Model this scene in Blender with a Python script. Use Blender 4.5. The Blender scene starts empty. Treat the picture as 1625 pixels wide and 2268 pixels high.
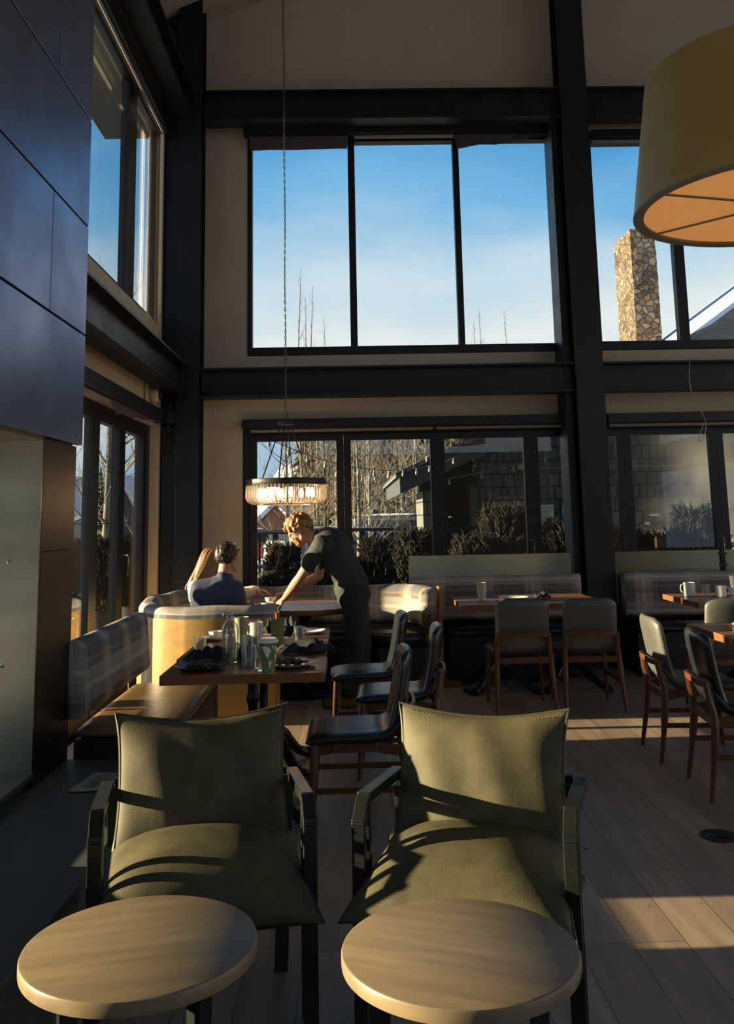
import bpy, math, random
from mathutils import Vector, Matrix, Euler, noise
C = bpy.context.scene.collection
SC = bpy.context.scene
PI = math.pi
# ---------------------------------------------------------------- camera
cam_d = bpy.data.cameras.new('camera'); cam = bpy.data.objects.new('camera', cam_d); C.objects.link(cam)
_p, _y, _r = math.radians(8.846), math.radians(1.156), math.radians(1.137)
_F = Vector((math.sin(_y)*math.cos(_p), math.cos(_y)*math.cos(_p), math.sin(_p)))
_R = Vector((math.cos(_y), -math.sin(_y), 0)); _U = _R.cross(_F)
_R2 = math.cos(_r)*_R - math.sin(_r)*_U; _U2 = math.sin(_r)*_R + math.cos(_r)*_U
_m = Matrix((_R2, _U2, -_F)).transposed().to_4x4(); _m.translation = Vector((0, 0, 1.48))
cam.matrix_world = _m
cam_d.sensor_width = 36; cam_d.sensor_fit = 'AUTO'; cam_d.lens = 2005.25/2268*36
cam_d.shift_y = -(1134-834)/2268; cam_d.clip_end = 2000; cam_d.clip_start = .05
SC.camera = cam
# ---------------------------------------------------------------- look
SC.view_settings.view_transform = 'Standard'; SC.view_settings.look = 'None'
SC.view_settings.exposure = 0.18; SC.view_settings.gamma = 1.0; SC.view_settings.use_curve_mapping = False
# ---------------------------------------------------------------- sky
w = bpy.data.worlds.new('sky'); SC.world = w; w.use_nodes = True
nt = w.node_tree; nt.nodes.clear(); N = nt.nodes.new; L = nt.links.new
out = N('ShaderNodeOutputWorld'); bg = N('ShaderNodeBackground'); L(bg.outputs[0], out.inputs[0])
tc = N('ShaderNodeTexCoord'); sx = N('ShaderNodeSeparateXYZ'); L(tc.outputs['Generated'], sx.inputs[0])
mp = N('ShaderNodeMapping'); mp.inputs['Scale'].default_value = (1.6, 1.6, 4.5); L(tc.outputs['Generated'], mp.inputs[0])
nz = N('ShaderNodeTexNoise'); nz.inputs['Scale'].default_value = 1.7; nz.inputs['Detail'].default_value = 4; nz.inputs['Roughness'].default_value = .5
L(mp.outputs[0], nz.inputs[0])
ma = N('ShaderNodeMath'); ma.operation = 'MULTIPLY_ADD'; L(nz.outputs[0], ma.inputs[0]); ma.inputs[1].default_value = .22; ma.inputs[2].default_value = -.11
mb = N('ShaderNodeMath'); mb.operation = 'ADD'; L(ma.outputs[0], mb.inputs[0]); L(sx.outputs[2], mb.inputs[1])
rp = N('ShaderNodeValToRGB'); L(mb.outputs[0], rp.inputs[0])
e = rp.color_ramp.elements
stops = [(0, (.40, .50, .60)), (.06, (.36, .52, .66)), (.13, (.74, .79, .79)), (.20, (.78, .80, .78)), (.26, (.52, .66, .76)), (.32, (.19, .45, .71)), (.40, (.08, .32, .62)), (.6, (.04, .18, .45)), (1, (.02, .10, .30))]
e[0].position = stops[0][0]; e[0].color = (*stops[0][1], 1); e[1].position = 1; e[1].color = (*stops[-1][1], 1)
for p_, c_ in stops[1:-1]:
    q = e.new(p_); q.color = (*c_, 1)
L(rp.outputs[0], bg.inputs[0]); bg.inputs[1].default_value = 1.08
# ---------------------------------------------------------------- sun, low from the left
sd = bpy.data.lights.new('sun', 'SUN'); sun = bpy.data.objects.new('sun', sd); C.objects.link(sun)
sd.energy = 20.5; sd.color = (1, .76, .44); sd.angle = math.radians(.6)
_el, _az = math.radians(8.9), math.radians(-1.0)
_d = Vector((math.cos(_az)*math.cos(_el), math.sin(_az)*math.cos(_el), -math.sin(_el)))
sun.rotation_euler = _d.to_track_quat('-Z', 'Y').to_euler(); sun.location = (-20, 6, 8)

# ---------------------------------------------------------------- object helpers
def tag(o, label=None, cat=None, group=None, kind=None):
    if label: o['label'] = label
    if cat: o['category'] = cat
    if group: o['group'] = group
    if kind: o['kind'] = kind
    return o
def empty(name, label, cat, loc=(0, 0, 0), rz=0, group=None):
    o = bpy.data.objects.new(name, None); C.objects.link(o); o.empty_display_size = .1
    o.location = loc; o.rotation_euler = (0, 0, rz)
    return tag(o, label, cat, group)
def kids(o): return KIDS.get(o.name, [])
KIDS = {}
def link(o, parent=None):
    C.objects.link(o)
    if parent is not None:
        o.parent = parent; KIDS.setdefault(parent.name, []).append(o)
    return o
def copy_tree(o, parent=None):
    c = o.copy(); link(c, parent)
    if parent is None:
        pass
    for ch in kids(o): copy_tree(ch, c)
    return c
def place(o, loc, rz=0, label=None, group=None):
    o.location = loc; o.rotation_euler = (0, 0, rz)
    if label: o['label'] = label
    if group: o['group'] = group
    return o

class G:
    def __init__(s): s.v = []; s.f = []; s.uv = {}
    def add(s, vs, fs, uvs=None):
        b = len(s.v); s.v += [tuple(p) for p in vs]
        for i, f in enumerate(fs):
            if uvs: s.uv[len(s.f)] = uvs[i]
            s.f.append(tuple(b+k for k in f))
    def box(s, x0, x1, y0, y1, z0, z1, M=None):
        vs = [Vector((x, y, z)) for z in (z0, z1) for y in (y0, y1) for x in (x0, x1)]
        if M: vs = [M @ p for p in vs]
        s.add(vs, [(0, 2, 3, 1), (4, 5, 7, 6), (0, 1, 5, 4), (2, 6, 7, 3), (0, 4, 6, 2), (1, 3, 7, 5)])
        return s
    def cbox(s, c, d, rz=0, M=None):
        m = Matrix.Translation(c) @ Matrix.Rotation(rz, 4, 'Z')
        if M: m = M @ m
        return s.box(-d[0]/2, d[0]/2, -d[1]/2, d[1]/2, -d[2]/2, d[2]/2, m)
    def bar(s, a, b, w, h, up=(0, 0, 1)):
        a = Vector(a); b = Vector(b); t = (b-a); n = t.length; t.normalize(); up = Vector(up)
        x = t.cross(up)
        if x.length < 1e-4: x = t.cross(Vector((1, 0, 0)))
        x.normalize(); z = x.cross(t)
        m = Matrix((x, t, z)).transposed().to_4x4(); m.translation = a
        return s.box(-w/2, w/2, 0, n, -h/2, h/2, m)
    def tube(s, pts, r, n=8, caps=True, closed=False):
        pts = [Vector(p) for p in pts]; K = len(pts)
        if not hasattr(r, '__len__'): r = [r]*K
        vs = []; ref = None
        for i, p in enumerate(pts):
            if closed: t = pts[(i+1) % K]-pts[i-1]
            else: t = pts[min(i+1, K-1)]-pts[max(i-1, 0)]
            if t.length < 1e-9: t = Vector((0, 0, 1))
            t.normalize()
            if ref is None:
                ref = t.orthogonal().normalized()
            ref = (ref - t*ref.dot(t))
            if ref.length < 1e-6: ref = t.orthogonal()
            ref.normalize(); bn = t.cross(ref)
            for k in range(n):
                a = 2*PI*k/n; vs.append(p+(ref*math.cos(a)+bn*math.sin(a))*r[i])
        fs = []
        for i in range(K if closed else K-1):
            j = (i+1) % K
            for k in range(n):
                fs.append((i*n+k, i*n+(k+1) % n, j*n+(k+1) % n, j*n+k))
        if caps and not closed:
            fs.append(tuple(range(n))[::-1]); fs.append(tuple((K-1)*n+k for k in range(n)))
        s.add(vs, fs); return s
    def lathe(s, prof, n=32, c=(0, 0, 0), M=None, caps=True):
        c = Vector(c); vs = []
        for r, z in prof:
            for k in range(n):
                a = 2*PI*k/n; p = Vector((r*math.cos(a), r*math.sin(a), z))
                if M: p = M @ p
                vs.append(c+p)
        fs = []
        for i in range(len(prof)-1):
            for k in range(n):
                fs.append((i*n+k, i*n+(k+1) % n, (i+1)*n+(k+1) % n, (i+1)*n+k))
        if caps:
            if prof[0][0] > 1e-5: fs.append(tuple(range(n))[::-1])
            if prof[-1][0] > 1e-5: fs.append(tuple((len(prof)-1)*n+k for k in range(n)))
        s.add(vs, fs); return s
    def prism(s, poly, z0, z1, M=None):
        n = len(poly); vs = [Vector((x, y, z0)) for x, y in poly]+[Vector((x, y, z1)) for x, y in poly]
        if M: vs = [M @ p for p in vs]
        fs = [tuple(range(n))[::-1], tuple(range(n, 2*n))]+[(k, (k+1) % n, n+(k+1) % n, n+k) for k in range(n)]
        s.add(vs, fs); return s
    def loft(s, path, sec, closed_path=False):
        """plan path [(x,y)], section [(offset to the left of travel, z)] closed; uv in metres"""
        K = len(path); n = len(sec); vs = []; us = [0]
        for i, p in enumerate(path):
            a = Vector(path[max(i-1, 0)]); b = Vector(path[min(i+1, K-1)]); t = (b-a).normalized(); nn = Vector((-t.y, t.x))
            for o, z in sec: vs.append((p[0]+nn.x*o, p[1]+nn.y*o, z))
            if i: us.append(us[-1]+(Vector(path[i])-Vector(path[i-1])).length)
        ws = [0]
        for k in range(n):
            o, z = sec[k]; o2, z2 = sec[(k+1) % n]; ws.append(ws[-1]+math.hypot(o2-o, z2-z))
        fs = []; uv = []
        for i in range(K-1):
            for k in range(n):
                k2 = (k+1) % n
                fs.append((i*n+k, (i+1)*n+k, (i+1)*n+k2, i*n+k2)); uv.append(((us[i], ws[k]), (us[i+1], ws[k]), (us[i+1], ws[k+1]), (us[i], ws[k+1])))
        fs.append(tuple(range(n))); uv.append([(o, z) for o, z in sec])
        fs.append(tuple((K-1)*n+k for k in range(n))[::-1]); uv.append([(o, z) for o, z in sec][::-1])
        s.add(vs, fs, uv); return s
    def pad(s, f, t, nu=14, nv=14, p=6, q=.5, tf=None, sc=1.0):
        """closed cushion round the surface f(u,v), u,v in -1..1, half thickness t (or t(u,v)) rounded off at the edges"""
        us = [math.sin(PI/2*(-1+2*i/nu)) for i in range(nu+1)]; vs_ = [math.sin(PI/2*(-1+2*i/nv)) for i in range(nv+1)]
        V = []; idx = {}
        for side in (1, -1):
            for i, u in enumerate(us):
                for j, v in enumerate(vs_):
                    edge = i in (0, nu) or j in (0, nv)
                    if edge and side == -1: idx[(side, i, j)] = idx[(1, i, j)]; continue
                    P = Vector(f(u, v)); h = 1e-3
                    du = Vector(f(u+h, v))-Vector(f(u-h, v)); dv = Vector(f(u, v+h))-Vector(f(u, v-h)); nn = du.cross(dv)
                    if nn.length > 0: nn.normalize()
                    e_ = max(0, (1-abs(u)**p)*(1-abs(v)**p))**q
                    tt = t(u, v, side) if callable(t) else t
                    idx[(side, i, j)] = len(V); V.append(P+nn*(tt*e_*side if not edge else 0))
        F = []
        for side in (1, -1):
            for i in range(nu):
                for j in range(nv):
                    qd = (idx[(side, i, j)], idx[(side, i+1, j)], idx[(side, i+1, j+1)], idx[(side, i, j+1)])
                    F.append(qd if side == 1 else qd[::-1])
        s.add(V, F); return s
    def build(s, name, mat, parent=None, smooth=True, bevel=0, sub=0, label=None, ang=40, solid=0):
        me = bpy.data.meshes.new(name); me.from_pydata(s.v, [], s.f); me.materials.append(mat)
        if s.uv:
            ul = me.uv_layers.new(name='uv')
            for i, pol in enumerate(me.polygons):
                if i in s.uv:
                    for li, q in zip(pol.loop_indices, s.uv[i]): ul.data[li].uv = q
        o = bpy.data.objects.new(name, me); link(o, parent)
        if smooth:
            for pol in me.polygons: pol.use_smooth = True
            if ang < 180: me.set_sharp_from_angle(angle=math.radians(ang))
        if solid:
            m = o.modifiers.new('s', 'SOLIDIFY'); m.thickness = solid; m.offset = 0
        if bevel:
            m = o.modifiers.new('b', 'BEVEL'); m.width = bevel; m.segments = 2; m.limit_method = 'ANGLE'; m.angle_limit = math.radians(50)
        if sub:
            m = o.modifiers.new('u', 'SUBSURF'); m.levels = m.render_levels = sub
        if label: o['label'] = label
        return o
def bx(*a): return G().box(*a)
def struct(g, name, mat, **k):
    o = g.build(name, mat, smooth=False, **k); o['kind'] = 'structure'; return o
def catmull(P, n=6, closed=False):
    P = [Vector(p) for p in P]; out = []; K = len(P)
    for i in range(K if closed else K-1):
        p0 = P[(i-1) % K] if closed or i > 0 else P[0]; p1 = P[i]; p2 = P[(i+1) % K]; p3 = P[(i+2) % K] if closed or i+2 < K else P[-1]
        for k in range(n):
            t = k/n; out.append(.5*((2*p1)+(p2-p0)*t+(2*p0-5*p1+4*p2-p3)*t*t+(3*p1-p0-3*p2+p3)*t**3))
    if not closed: out.append(P[-1])
    return out

# ---------------------------------------------------------------- materials
def _new(name):
    m = bpy.data.materials.new(name); m.use_nodes = True; t = m.node_tree; b = t.nodes['Principled BSDF']; return m, t, b
def col(c): return (*c, 1)
def mat(name, c, rough=.6, metal=0, c2=None, scale=8, stretch=(1, 1, 1), bump=0, bscale=40, detail=4, spec=.5, emit=None, estr=0, r2=None, coat=0, ramp=(.35, .65), coords='Object'):
    m, t, b = _new(name); n = t.nodes.new; l = t.links.new
    b.inputs['Base Color'].default_value = col(c); b.inputs['Roughness'].default_value = rough; b.inputs['Metallic'].default_value = metal
    b.inputs['Specular IOR Level'].default_value = spec; b.inputs['Coat Weight'].default_value = coat
    co = n('ShaderNodeTexCoord'); mp = n('ShaderNodeMapping'); mp.inputs['Scale'].default_value = stretch; l(co.outputs[coords], mp.inputs[0])
    if c2 is not None or r2 is not None:
        z = n('ShaderNodeTexNoise'); z.inputs['Scale'].default_value = scale; z.inputs['Detail'].default_value = detail; l(mp.outputs[0], z.inputs[0])
        mr = n('ShaderNodeMapRange'); mr.inputs[1].default_value = ramp[0]; mr.inputs[2].default_value = ramp[1]; l(z.outputs[0], mr.inputs[0])
        if c2 is not None:
            x = n('ShaderNodeMix'); x.data_type = 'RGBA'; x.inputs[6].default_value = col(c); x.inputs[7].default_value = col(c2)
            l(mr.outputs[0], x.inputs[0]); l(x.outputs[2], b.inputs['Base Color'])
        if r2 is not None:
            y = n('ShaderNodeMapRange'); y.inputs[3].default_value = rough; y.inputs[4].default_value = r2; l(mr.outputs[0], y.inputs[0]); l(y.outputs[0], b.inputs['Roughness'])
    if bump:
        z = n('ShaderNodeTexNoise'); z.inputs['Scale'].default_value = bscale; z.inputs['Detail'].default_value = 3; l(mp.outputs[0], z.inputs[0])
        bp = n('ShaderNodeBump'); bp.inputs['Strength'].default_value = bump; bp.inputs['Distance'].default_value = .01; l(z.outputs[0], bp.inputs['Height']); l(bp.outputs[0], b.inputs['Normal'])
    if emit: b.inputs['Emission Color'].default_value = col(emit); b.inputs['Emission Strength'].default_value = estr
    return m
def glass_mat(name, tint=(.93, .96, .97), gloss=1.0, rough=0.0, haze=0, ior=1.45, trans=None):
    """thin clear pane: mostly transparent, fresnel mirror on top"""
    m = bpy.data.materials.new(name); m.use_nodes = True; t = m.node_tree; t.nodes.clear(); n = t.nodes.new; l = t.links.new
    o = n('ShaderNodeOutputMaterial'); mx = n('ShaderNodeMixShader'); tr = n('ShaderNodeBsdfTransparent'); gl = n('ShaderNodeBsdfGlossy')
    tr.inputs[0].default_value = col(tint); gl.inputs['Roughness'].default_value = rough
    fr = n('ShaderNodeLayerWeight'); fr.inputs[0].default_value = .5; pw = n('ShaderNodeMath'); pw.operation = 'POWER'; pw.inputs[1].default_value = 5; l(fr.outputs['Facing'], pw.inputs[0])
    mu = n('ShaderNodeMath'); mu.operation = 'MULTIPLY_ADD'; mu.inputs[1].default_value = .9*gloss; mu.inputs[2].default_value = .045*gloss; mu.use_clamp = True
    l(pw.outputs[0], mu.inputs[0]); l(mu.outputs[0], mx.inputs[0]); l(tr.outputs[0], mx.inputs[1]); l(gl.outputs[0], mx.inputs[2])
    if haze:
        d = n('ShaderNodeBsdfTranslucent' if trans else 'ShaderNodeBsdfDiffuse'); d.inputs[0].default_value = col(trans or (.8, .8, .75)); m2 = n('ShaderNodeMixShader'); m2.inputs[0].default_value = haze
        l(mx.outputs[0], m2.inputs[1]); l(d.outputs[0], m2.inputs[2]); l(m2.outputs[0], o.inputs[0])
    else: l(mx.outputs[0], o.inputs[0])
    return m
def wood_mat(name, c1, c2, axis=0, rough=.35, scale=6, coat=0):
    st = [12, 12, 12]; st[axis] = .8
    return mat(name, c1, rough, c2=c2, scale=scale/6, stretch=tuple(st), detail=6, bump=.05, bscale=6, coat=coat)
def plank_mat():
    m, t, b = _new('oak_planks'); n = t.nodes.new; l = t.links.new
    co = n('ShaderNodeTexCoord'); mp = n('ShaderNodeMapping'); mp.inputs['Rotation'].default_value = (0, 0, PI/2); l(co.outputs['Object'], mp.inputs[0])
    br = n('ShaderNodeTexBrick'); br.inputs['Scale'].default_value = 1; br.inputs['Brick Width'].default_value = 1.7; br.inputs['Row Height'].default_value = .19
    br.inputs['Mortar Size'].default_value = .0016; br.inputs['Mortar Smooth'].default_value = .3; br.inputs['Bias'].default_value = 0; br.offset = .37; br.offset_frequency = 3
    br.inputs['Color1'].default_value = (.41, .31, .215, 1); br.inputs['Color2'].default_value = (.29, .215, .15, 1); br.inputs['Mortar'].default_value = (.05, .035, .025, 1)
    l(mp.outputs[0], br.inputs[0])
    m2 = n('ShaderNodeMapping'); m2.inputs['Scale'].default_value = (9, .7, 1); l(co.outputs['Object'], m2.inputs[0])
    z = n('ShaderNodeTexNoise'); z.inputs['Scale'].default_value = 2.2; z.inputs['Detail'].default_value = 7; z.inputs['Distortion'].default_value = .6; l(m2.outputs[0], z.inputs[0])
    mr = n('ShaderNodeMapRange'); mr.inputs[1].default_value = .3; mr.inputs[2].default_value = .75; mr.inputs[3].default_value = .72; mr.inputs[4].default_value = 1.18; l(z.outputs[0], mr.inputs[0])
    x = n('ShaderNodeMix'); x.data_type = 'RGBA'; x.blend_type = 'MULTIPLY'; x.inputs[0].default_value = 1; l(br.outputs[0], x.inputs[6]); l(mr.outputs[0], x.inputs[7])
    # dark scuffs and knots
    z2 = n('ShaderNodeTexNoise'); z2.inputs['Scale'].default_value = 5; z2.inputs['Detail'].default_value = 8; z2.inputs['Roughness'].default_value = .7
    m3 = n('ShaderNodeMapping'); m3.inputs['Scale'].default_value = (2.2, .9, 1); l(co.outputs['Object'], m3.inputs[0]); l(m3.outputs[0], z2.inputs[0])
    r2 = n('ShaderNodeMapRange'); r2.inputs[1].default_value = .63; r2.inputs[2].default_value = .72; l(z2.outputs[0], r2.inputs[0])
    y = n('ShaderNodeMix'); y.data_type = 'RGBA'; l(r2.outputs[0], y.inputs[0]); l(x.outputs[2], y.inputs[6]); y.inputs[7].default_value = (.09, .065, .05, 1)
    l(y.outputs[2], b.inputs['Base Color'])
    r3 = n('ShaderNodeMapRange'); r3.inputs[3].default_value = .38; r3.inputs[4].default_value = .55; l(z.outputs[0], r3.inputs[0]); l(r3.outputs[0], b.inputs['Roughness'])
    bp = n('ShaderNodeBump'); bp.inputs['Strength'].default_value = .25; bp.inputs['Distance'].default_value = .004; l(br.outputs[1], bp.inputs['Height']); bp.invert = True; l(bp.outputs[0], b.inputs['Normal'])
    return m
def plaid_mat():
    m, t, b = _new('plaid_wool'); n = t.nodes.new; l = t.links.new
    uv = n('ShaderNodeUVMap'); sp = n('ShaderNodeSeparateXYZ'); l(uv.outputs[0], sp.inputs[0]); b.inputs['Roughness'].default_value = .9
    def stripes(sock, period, off, width, soft=.004):
        a = n('ShaderNodeMath'); a.operation = 'ADD'; l(sock, a.inputs[0]); a.inputs[1].default_value = off
        md = n('ShaderNodeMath'); md.operation = 'PINGPONG'; l(a.outputs[0], md.inputs[0]); md.inputs[1].default_value = period/2
        r = n('ShaderNodeMapRange'); l(md.outputs[0], r.inputs[0]); r.inputs[1].default_value = width/2-soft; r.inputs[2].default_value = width/2+soft; r.inputs[3].default_value = 1; r.inputs[4].default_value = 0
        return r.outputs[0]
    cur = None
    def over(prev, mask, c, k):
        x = n('ShaderNodeMix'); x.data_type = 'RGBA'; mu = n('ShaderNodeMath'); mu.operation = 'MULTIPLY'; mu.inputs[1].default_value = k; l(mask, mu.inputs[0]); l(mu.outputs[0], x.inputs[0])
        if prev is None: x.inputs[6].default_value = (.115, .11, .115, 1)
        else: l(prev, x.inputs[6])
        x.inputs[7].default_value = col(c); return x.outputs[2]
    U, V = sp.outputs[0], sp.outputs[1]
    for s_, P in ((U, .46), (V, .36)):
        cur = over(cur, stripes(s_, P, 0, .17), (.34, .31, .27), .58)
        cur = over(cur, stripes(s_, P, .17, .05), (.07, .075, .09), .5)
        cur = over(cur, stripes(s_, P, .0, .03), (.50, .47, .42), .5)
        cur = over(cur, stripes(s_, P, .125, .014), (.30, .16, .07), .7)
    z = n('ShaderNodeTexNoise'); z.inputs['Scale'].default_value = 260; z.inputs['Detail'].default_value = 1; l(uv.outputs[0], z.inputs[0])
    mr = n('ShaderNodeMapRange'); mr.inputs[3].default_value = .75; mr.inputs[4].default_value = 1.2; l(z.outputs[0], mr.inputs[0])
    x = n('ShaderNodeMix'); x.data_type = 'RGBA'; x.blend_type = 'MULTIPLY'; x.inputs[0].default_value = 1; l(cur, x.inputs[6]); l(mr.outputs[0], x.inputs[7]); l(x.outputs[2], b.inputs['Base Color'])
    return m
def shingle_mat(name, c1, c2):
    m, t, b = _new(name); n = t.nodes.new; l = t.links.new; b.inputs['Roughness'].default_value = .85
    co = n('ShaderNodeTexCoord'); sp = n('ShaderNodeSeparateXYZ'); l(co.outputs['Object'], sp.inputs[0])
    a = n('ShaderNodeMath'); a.operation = 'ADD'; l(sp.outputs[0], a.inputs[0]); l(sp.outputs[1], a.inputs[1]); cb = n('ShaderNodeCombineXYZ'); l(a.outputs[0], cb.inputs[0]); l(sp.outputs[2], cb.inputs[1])
    br = n('ShaderNodeTexBrick'); l(cb.outputs[0], br.inputs[0]); br.inputs['Scale'].default_value = 1; br.inputs['Brick Width'].default_value = .17; br.inputs['Row Height'].default_value = .2; br.inputs['Mortar Size'].default_value = .010
    br.squash = .7; br.squash_frequency = 3; br.offset = .43
    br.inputs['Color1'].default_value = col(c1); br.inputs['Color2'].default_value = col(c2); br.inputs['Mortar'].default_value = (.012, .014, .015, 1)
    z = n('ShaderNodeTexNoise'); z.inputs['Scale'].default_value = 30; mpp = n('ShaderNodeMapping'); mpp.inputs['Scale'].default_value = (3, 3, .25); l(co.outputs['Object'], mpp.inputs[0]); l(mpp.outputs[0], z.inputs[0])
    mr = n('ShaderNodeMapRange'); mr.inputs[3].default_value = .7; mr.inputs[4].default_value = 1.3; l(z.outputs[0], mr.inputs[0])
    x = n('ShaderNodeMix'); x.data_type = 'RGBA'; x.blend_type = 'MULTIPLY'; x.inputs[0].default_value = 1; l(br.outputs[0], x.inputs[6]); l(mr.outputs[0], x.inputs[7]); l(x.outputs[2], b.inputs['Base Color'])
    bp = n('ShaderNodeBump'); bp.inputs['Strength'].default_value = .6; bp.inputs['Distance'].default_value = .02; l(br.outputs[1], bp.inputs['Height']); bp.invert = True; l(bp.outputs[0], b.inputs['Normal'])
    return m
def stone_mat():
    m, t, b = _new('field_stone'); n = t.nodes.new; l = t.links.new; b.inputs['Roughness'].default_value = .85
    co = n('ShaderNodeTexCoord'); z = n('ShaderNodeTexNoise'); z.inputs['Scale'].default_value = 2; l(co.outputs['Object'], z.inputs[0])
    mixv = n('ShaderNodeMix'); mixv.data_type = 'VECTOR'; mixv.inputs[0].default_value = .12; l(co.outputs['Object'], mixv.inputs[4]); l(z.outputs[1], mixv.inputs[5])
    v = n('ShaderNodeTexVoronoi'); v.inputs['Scale'].default_value = 5.6; l(mixv.outputs[1], v.inputs[0])
    v2 = n('ShaderNodeTexVoronoi'); v2.feature = 'DISTANCE_TO_EDGE'; v2.inputs['Scale'].default_value = 5.6; l(mixv.outputs[1], v2.inputs[0])
    sp = n('ShaderNodeSeparateColor'); l(v.outputs[1], sp.inputs[0]); r = n('ShaderNodeValToRGB'); l(sp.outputs[0], r.inputs[0]); e = r.color_ramp.elements
    e[0].color = (.05, .035, .025, 1); e[1].color = (.27, .23, .18, 1)
    for p_, c_ in ((.25, (.13, .085, .055)), (.45, (.21, .14, .085)), (.6, (.11, .09, .075)), (.8, (.25, .18, .11))): q = e.new(p_); q.color = col(c_)
    mr = n('ShaderNodeMapRange'); mr.inputs[1].default_value = .01; mr.inputs[2].default_value = .05; l(v2.outputs[0], mr.inputs[0])
    x = n('ShaderNodeMix'); x.data_type = 'RGBA'; l(mr.outputs[0], x.inputs[0]); x.inputs[6].default_value = (.09, .075, .06, 1); l(r.outputs[0], x.inputs[7]); l(x.outputs[2], b.inputs['Base Color'])
    m2 = n('ShaderNodeMapRange'); m2.inputs[1].default_value = 0; m2.inputs[2].default_value = .12; l(v2.outputs[0], m2.inputs[0])
    bp = n('ShaderNodeBump'); bp.inputs['Distance'].default_value = .08; bp.inputs['Strength'].default_value = .9; l(m2.outputs[0], bp.inputs['Height']); l(bp.outputs[0], b.inputs['Normal'])
    return m
M = {}
M['white2'] = mat('speaker_plastic', (.42, .38, .30), .5)
M['wall'] = mat('cream_plaster', (.48, .41, .32), .85, c2=(.45, .385, .30), scale=3, bump=.04, bscale=60)
M['ceil'] = mat('ceiling_plaster', (.36, .31, .25), .9)
M['floor'] = plank_mat()
M['steel'] = mat('black_steel', (.006, .007, .011), .42, metal=.0, c2=(.009, .010, .013), scale=5, r2=.5, spec=.35)
M['frame'] = mat('black_window_frame', (.006, .007, .010), .45, spec=.35)
M['panel'] = mat('blued_steel_panel', (.20, .245, .39), .34, metal=1, c2=(.16, .20, .33), scale=2, r2=.46)
M['darkpanel'] = mat('dark_steel_panel', (.05, .045, .045), .4, metal=1, c2=(.035, .032, .033), scale=2)
M['brushed'] = mat('brushed_stainless', (.34, .32, .245), .34, metal=1, c2=(.20, .185, .14), scale=1.6, stretch=(.6, .6, 1.6), bump=.03, bscale=4)
M['hearth'] = mat('honed_slate', (.060, .070, .068), .55, c2=(.080, .088, .084), scale=14)
M['black'] = mat('matte_black', (.008, .008, .009), .6)
M['iron'] = mat('cast_iron', (.010, .010, .011), .35, metal=.4, bump=.3, bscale=60)
M['plaid'] = plaid_mat()
M['bluleather'] = mat('black_leather', (.012, .014, .022), .34, c2=(.016, .018, .026), scale=20, bump=.06, bscale=200, spec=.6)
M['brleather'] = mat('brown_seat_leather', (.20, .115, .05), .33, c2=(.16, .09, .04), scale=6, bump=.15, bscale=25, spec=.6)
M['grleather'] = mat('grey_leather', (.085, .087, .078), .42, c2=(.065, .067, .062), scale=9, bump=.08, bscale=150, spec=.5)
M['chleather'] = mat('charcoal_leather', (.010, .012, .018), .27, c2=(.016, .018, .022), scale=10, bump=.08, bscale=150, spec=.65)
M['olive'] = mat('olive_leather', (.112, .100, .054), .62, c2=(.058, .052, .027), scale=9, bump=.16, bscale=330, detail=8, spec=.25, ramp=(.3, .7))
M['olivedark'] = mat('olive_piping', (.05, .048, .025), .6)
M['walnut'] = wood_mat('walnut_legs', (.115, .040, .016), (.085, .028, .012), axis=2, rough=.35)
M['top'] = wood_mat('walnut_table_top', (.24, .10, .04), (.16, .065, .025), axis=0, rough=.3)
M['topy'] = wood_mat('walnut_table_top_long', (.24, .115, .05), (.16, .07, .03), axis=1, rough=.3)
M['walnutmid'] = wood_mat('walnut_end_board', (.26, .12, .045), (.18, .08, .03), axis=0, rough=.3)
M['booth2'] = wood_mat('orange_walnut', (.36, .15, .05), (.25, .10, .035), axis=0, rough=.35)
M['booth'] = wood_mat('honey_oak_veneer', (.44, .27, .075), (.34, .20, .055), axis=0, rough=.35)
M['sidetop'] = mat('pale_oak_top', (.26, .195, .115), .42, c2=(.165, .125, .08), scale=2.2, stretch=(1.2, 9, 6), detail=9, bump=.05, bscale=8, ramp=(.3, .72))
M['gunmetal'] = mat('gunmetal_bar', (.035, .042, .04), .35, metal=.8, c2=(.05, .055, .05), scale=8)
M['glass'] = glass_mat('window_glass', gloss=.8)
M['frost'] = glass_mat('ribbed_screen_glass', (.45, .46, .40), 3.0, .2, .8, trans=(1, .82, .56))
M['tumbler'] = glass_mat('tumbler_glass', (.96, .97, .96), 2.4, .01, .035)
M['white'] = mat('white_china', (.75, .73, .70), .25)
M['chrome'] = mat('chrome', (.7, .7, .7), .15, metal=1)
M['napkin'] = mat('black_napkin', (.010, .010, .014), .8)
M['navy'] = mat('navy_sweater', (.040, .050, .095), .85, bump=.2, bscale=120)
M['cream'] = mat('cream_sweater', (.70, .64, .52), .9, bump=.3, bscale=80)
M['tee'] = mat('charcoal_tshirt', (.022, .026, .028), .8, bump=.1, bscale=30)
M['trouser'] = mat('black_trousers', (.012, .013, .016), .8, bump=.1, bscale=20)
M['skin'] = mat('skin', (.48, .26, .17), .5, c2=(.42, .22, .14), scale=20)
M['skin2'] = mat('tanned_skin', (.42, .22, .13), .5)
M['ginger'] = mat('ginger_hair', (.34, .15, .045), .55, c2=(.22, .09, .03), scale=60)
M['darkhair'] = mat('dark_brown_hair', (.022, .014, .010), .45, c2=(.035, .022, .014), scale=80)
M['honey'] = mat('honey_hair', (.24, .12, .045), .4, c2=(.14, .07, .028), scale=40, stretch=(6, 6, .5))
M['eye'] = mat('eye', (.05, .03, .02), .2)
M['frame2'] = mat('bronze_black_band', (.035, .030, .026), .45, metal=.5)
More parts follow.
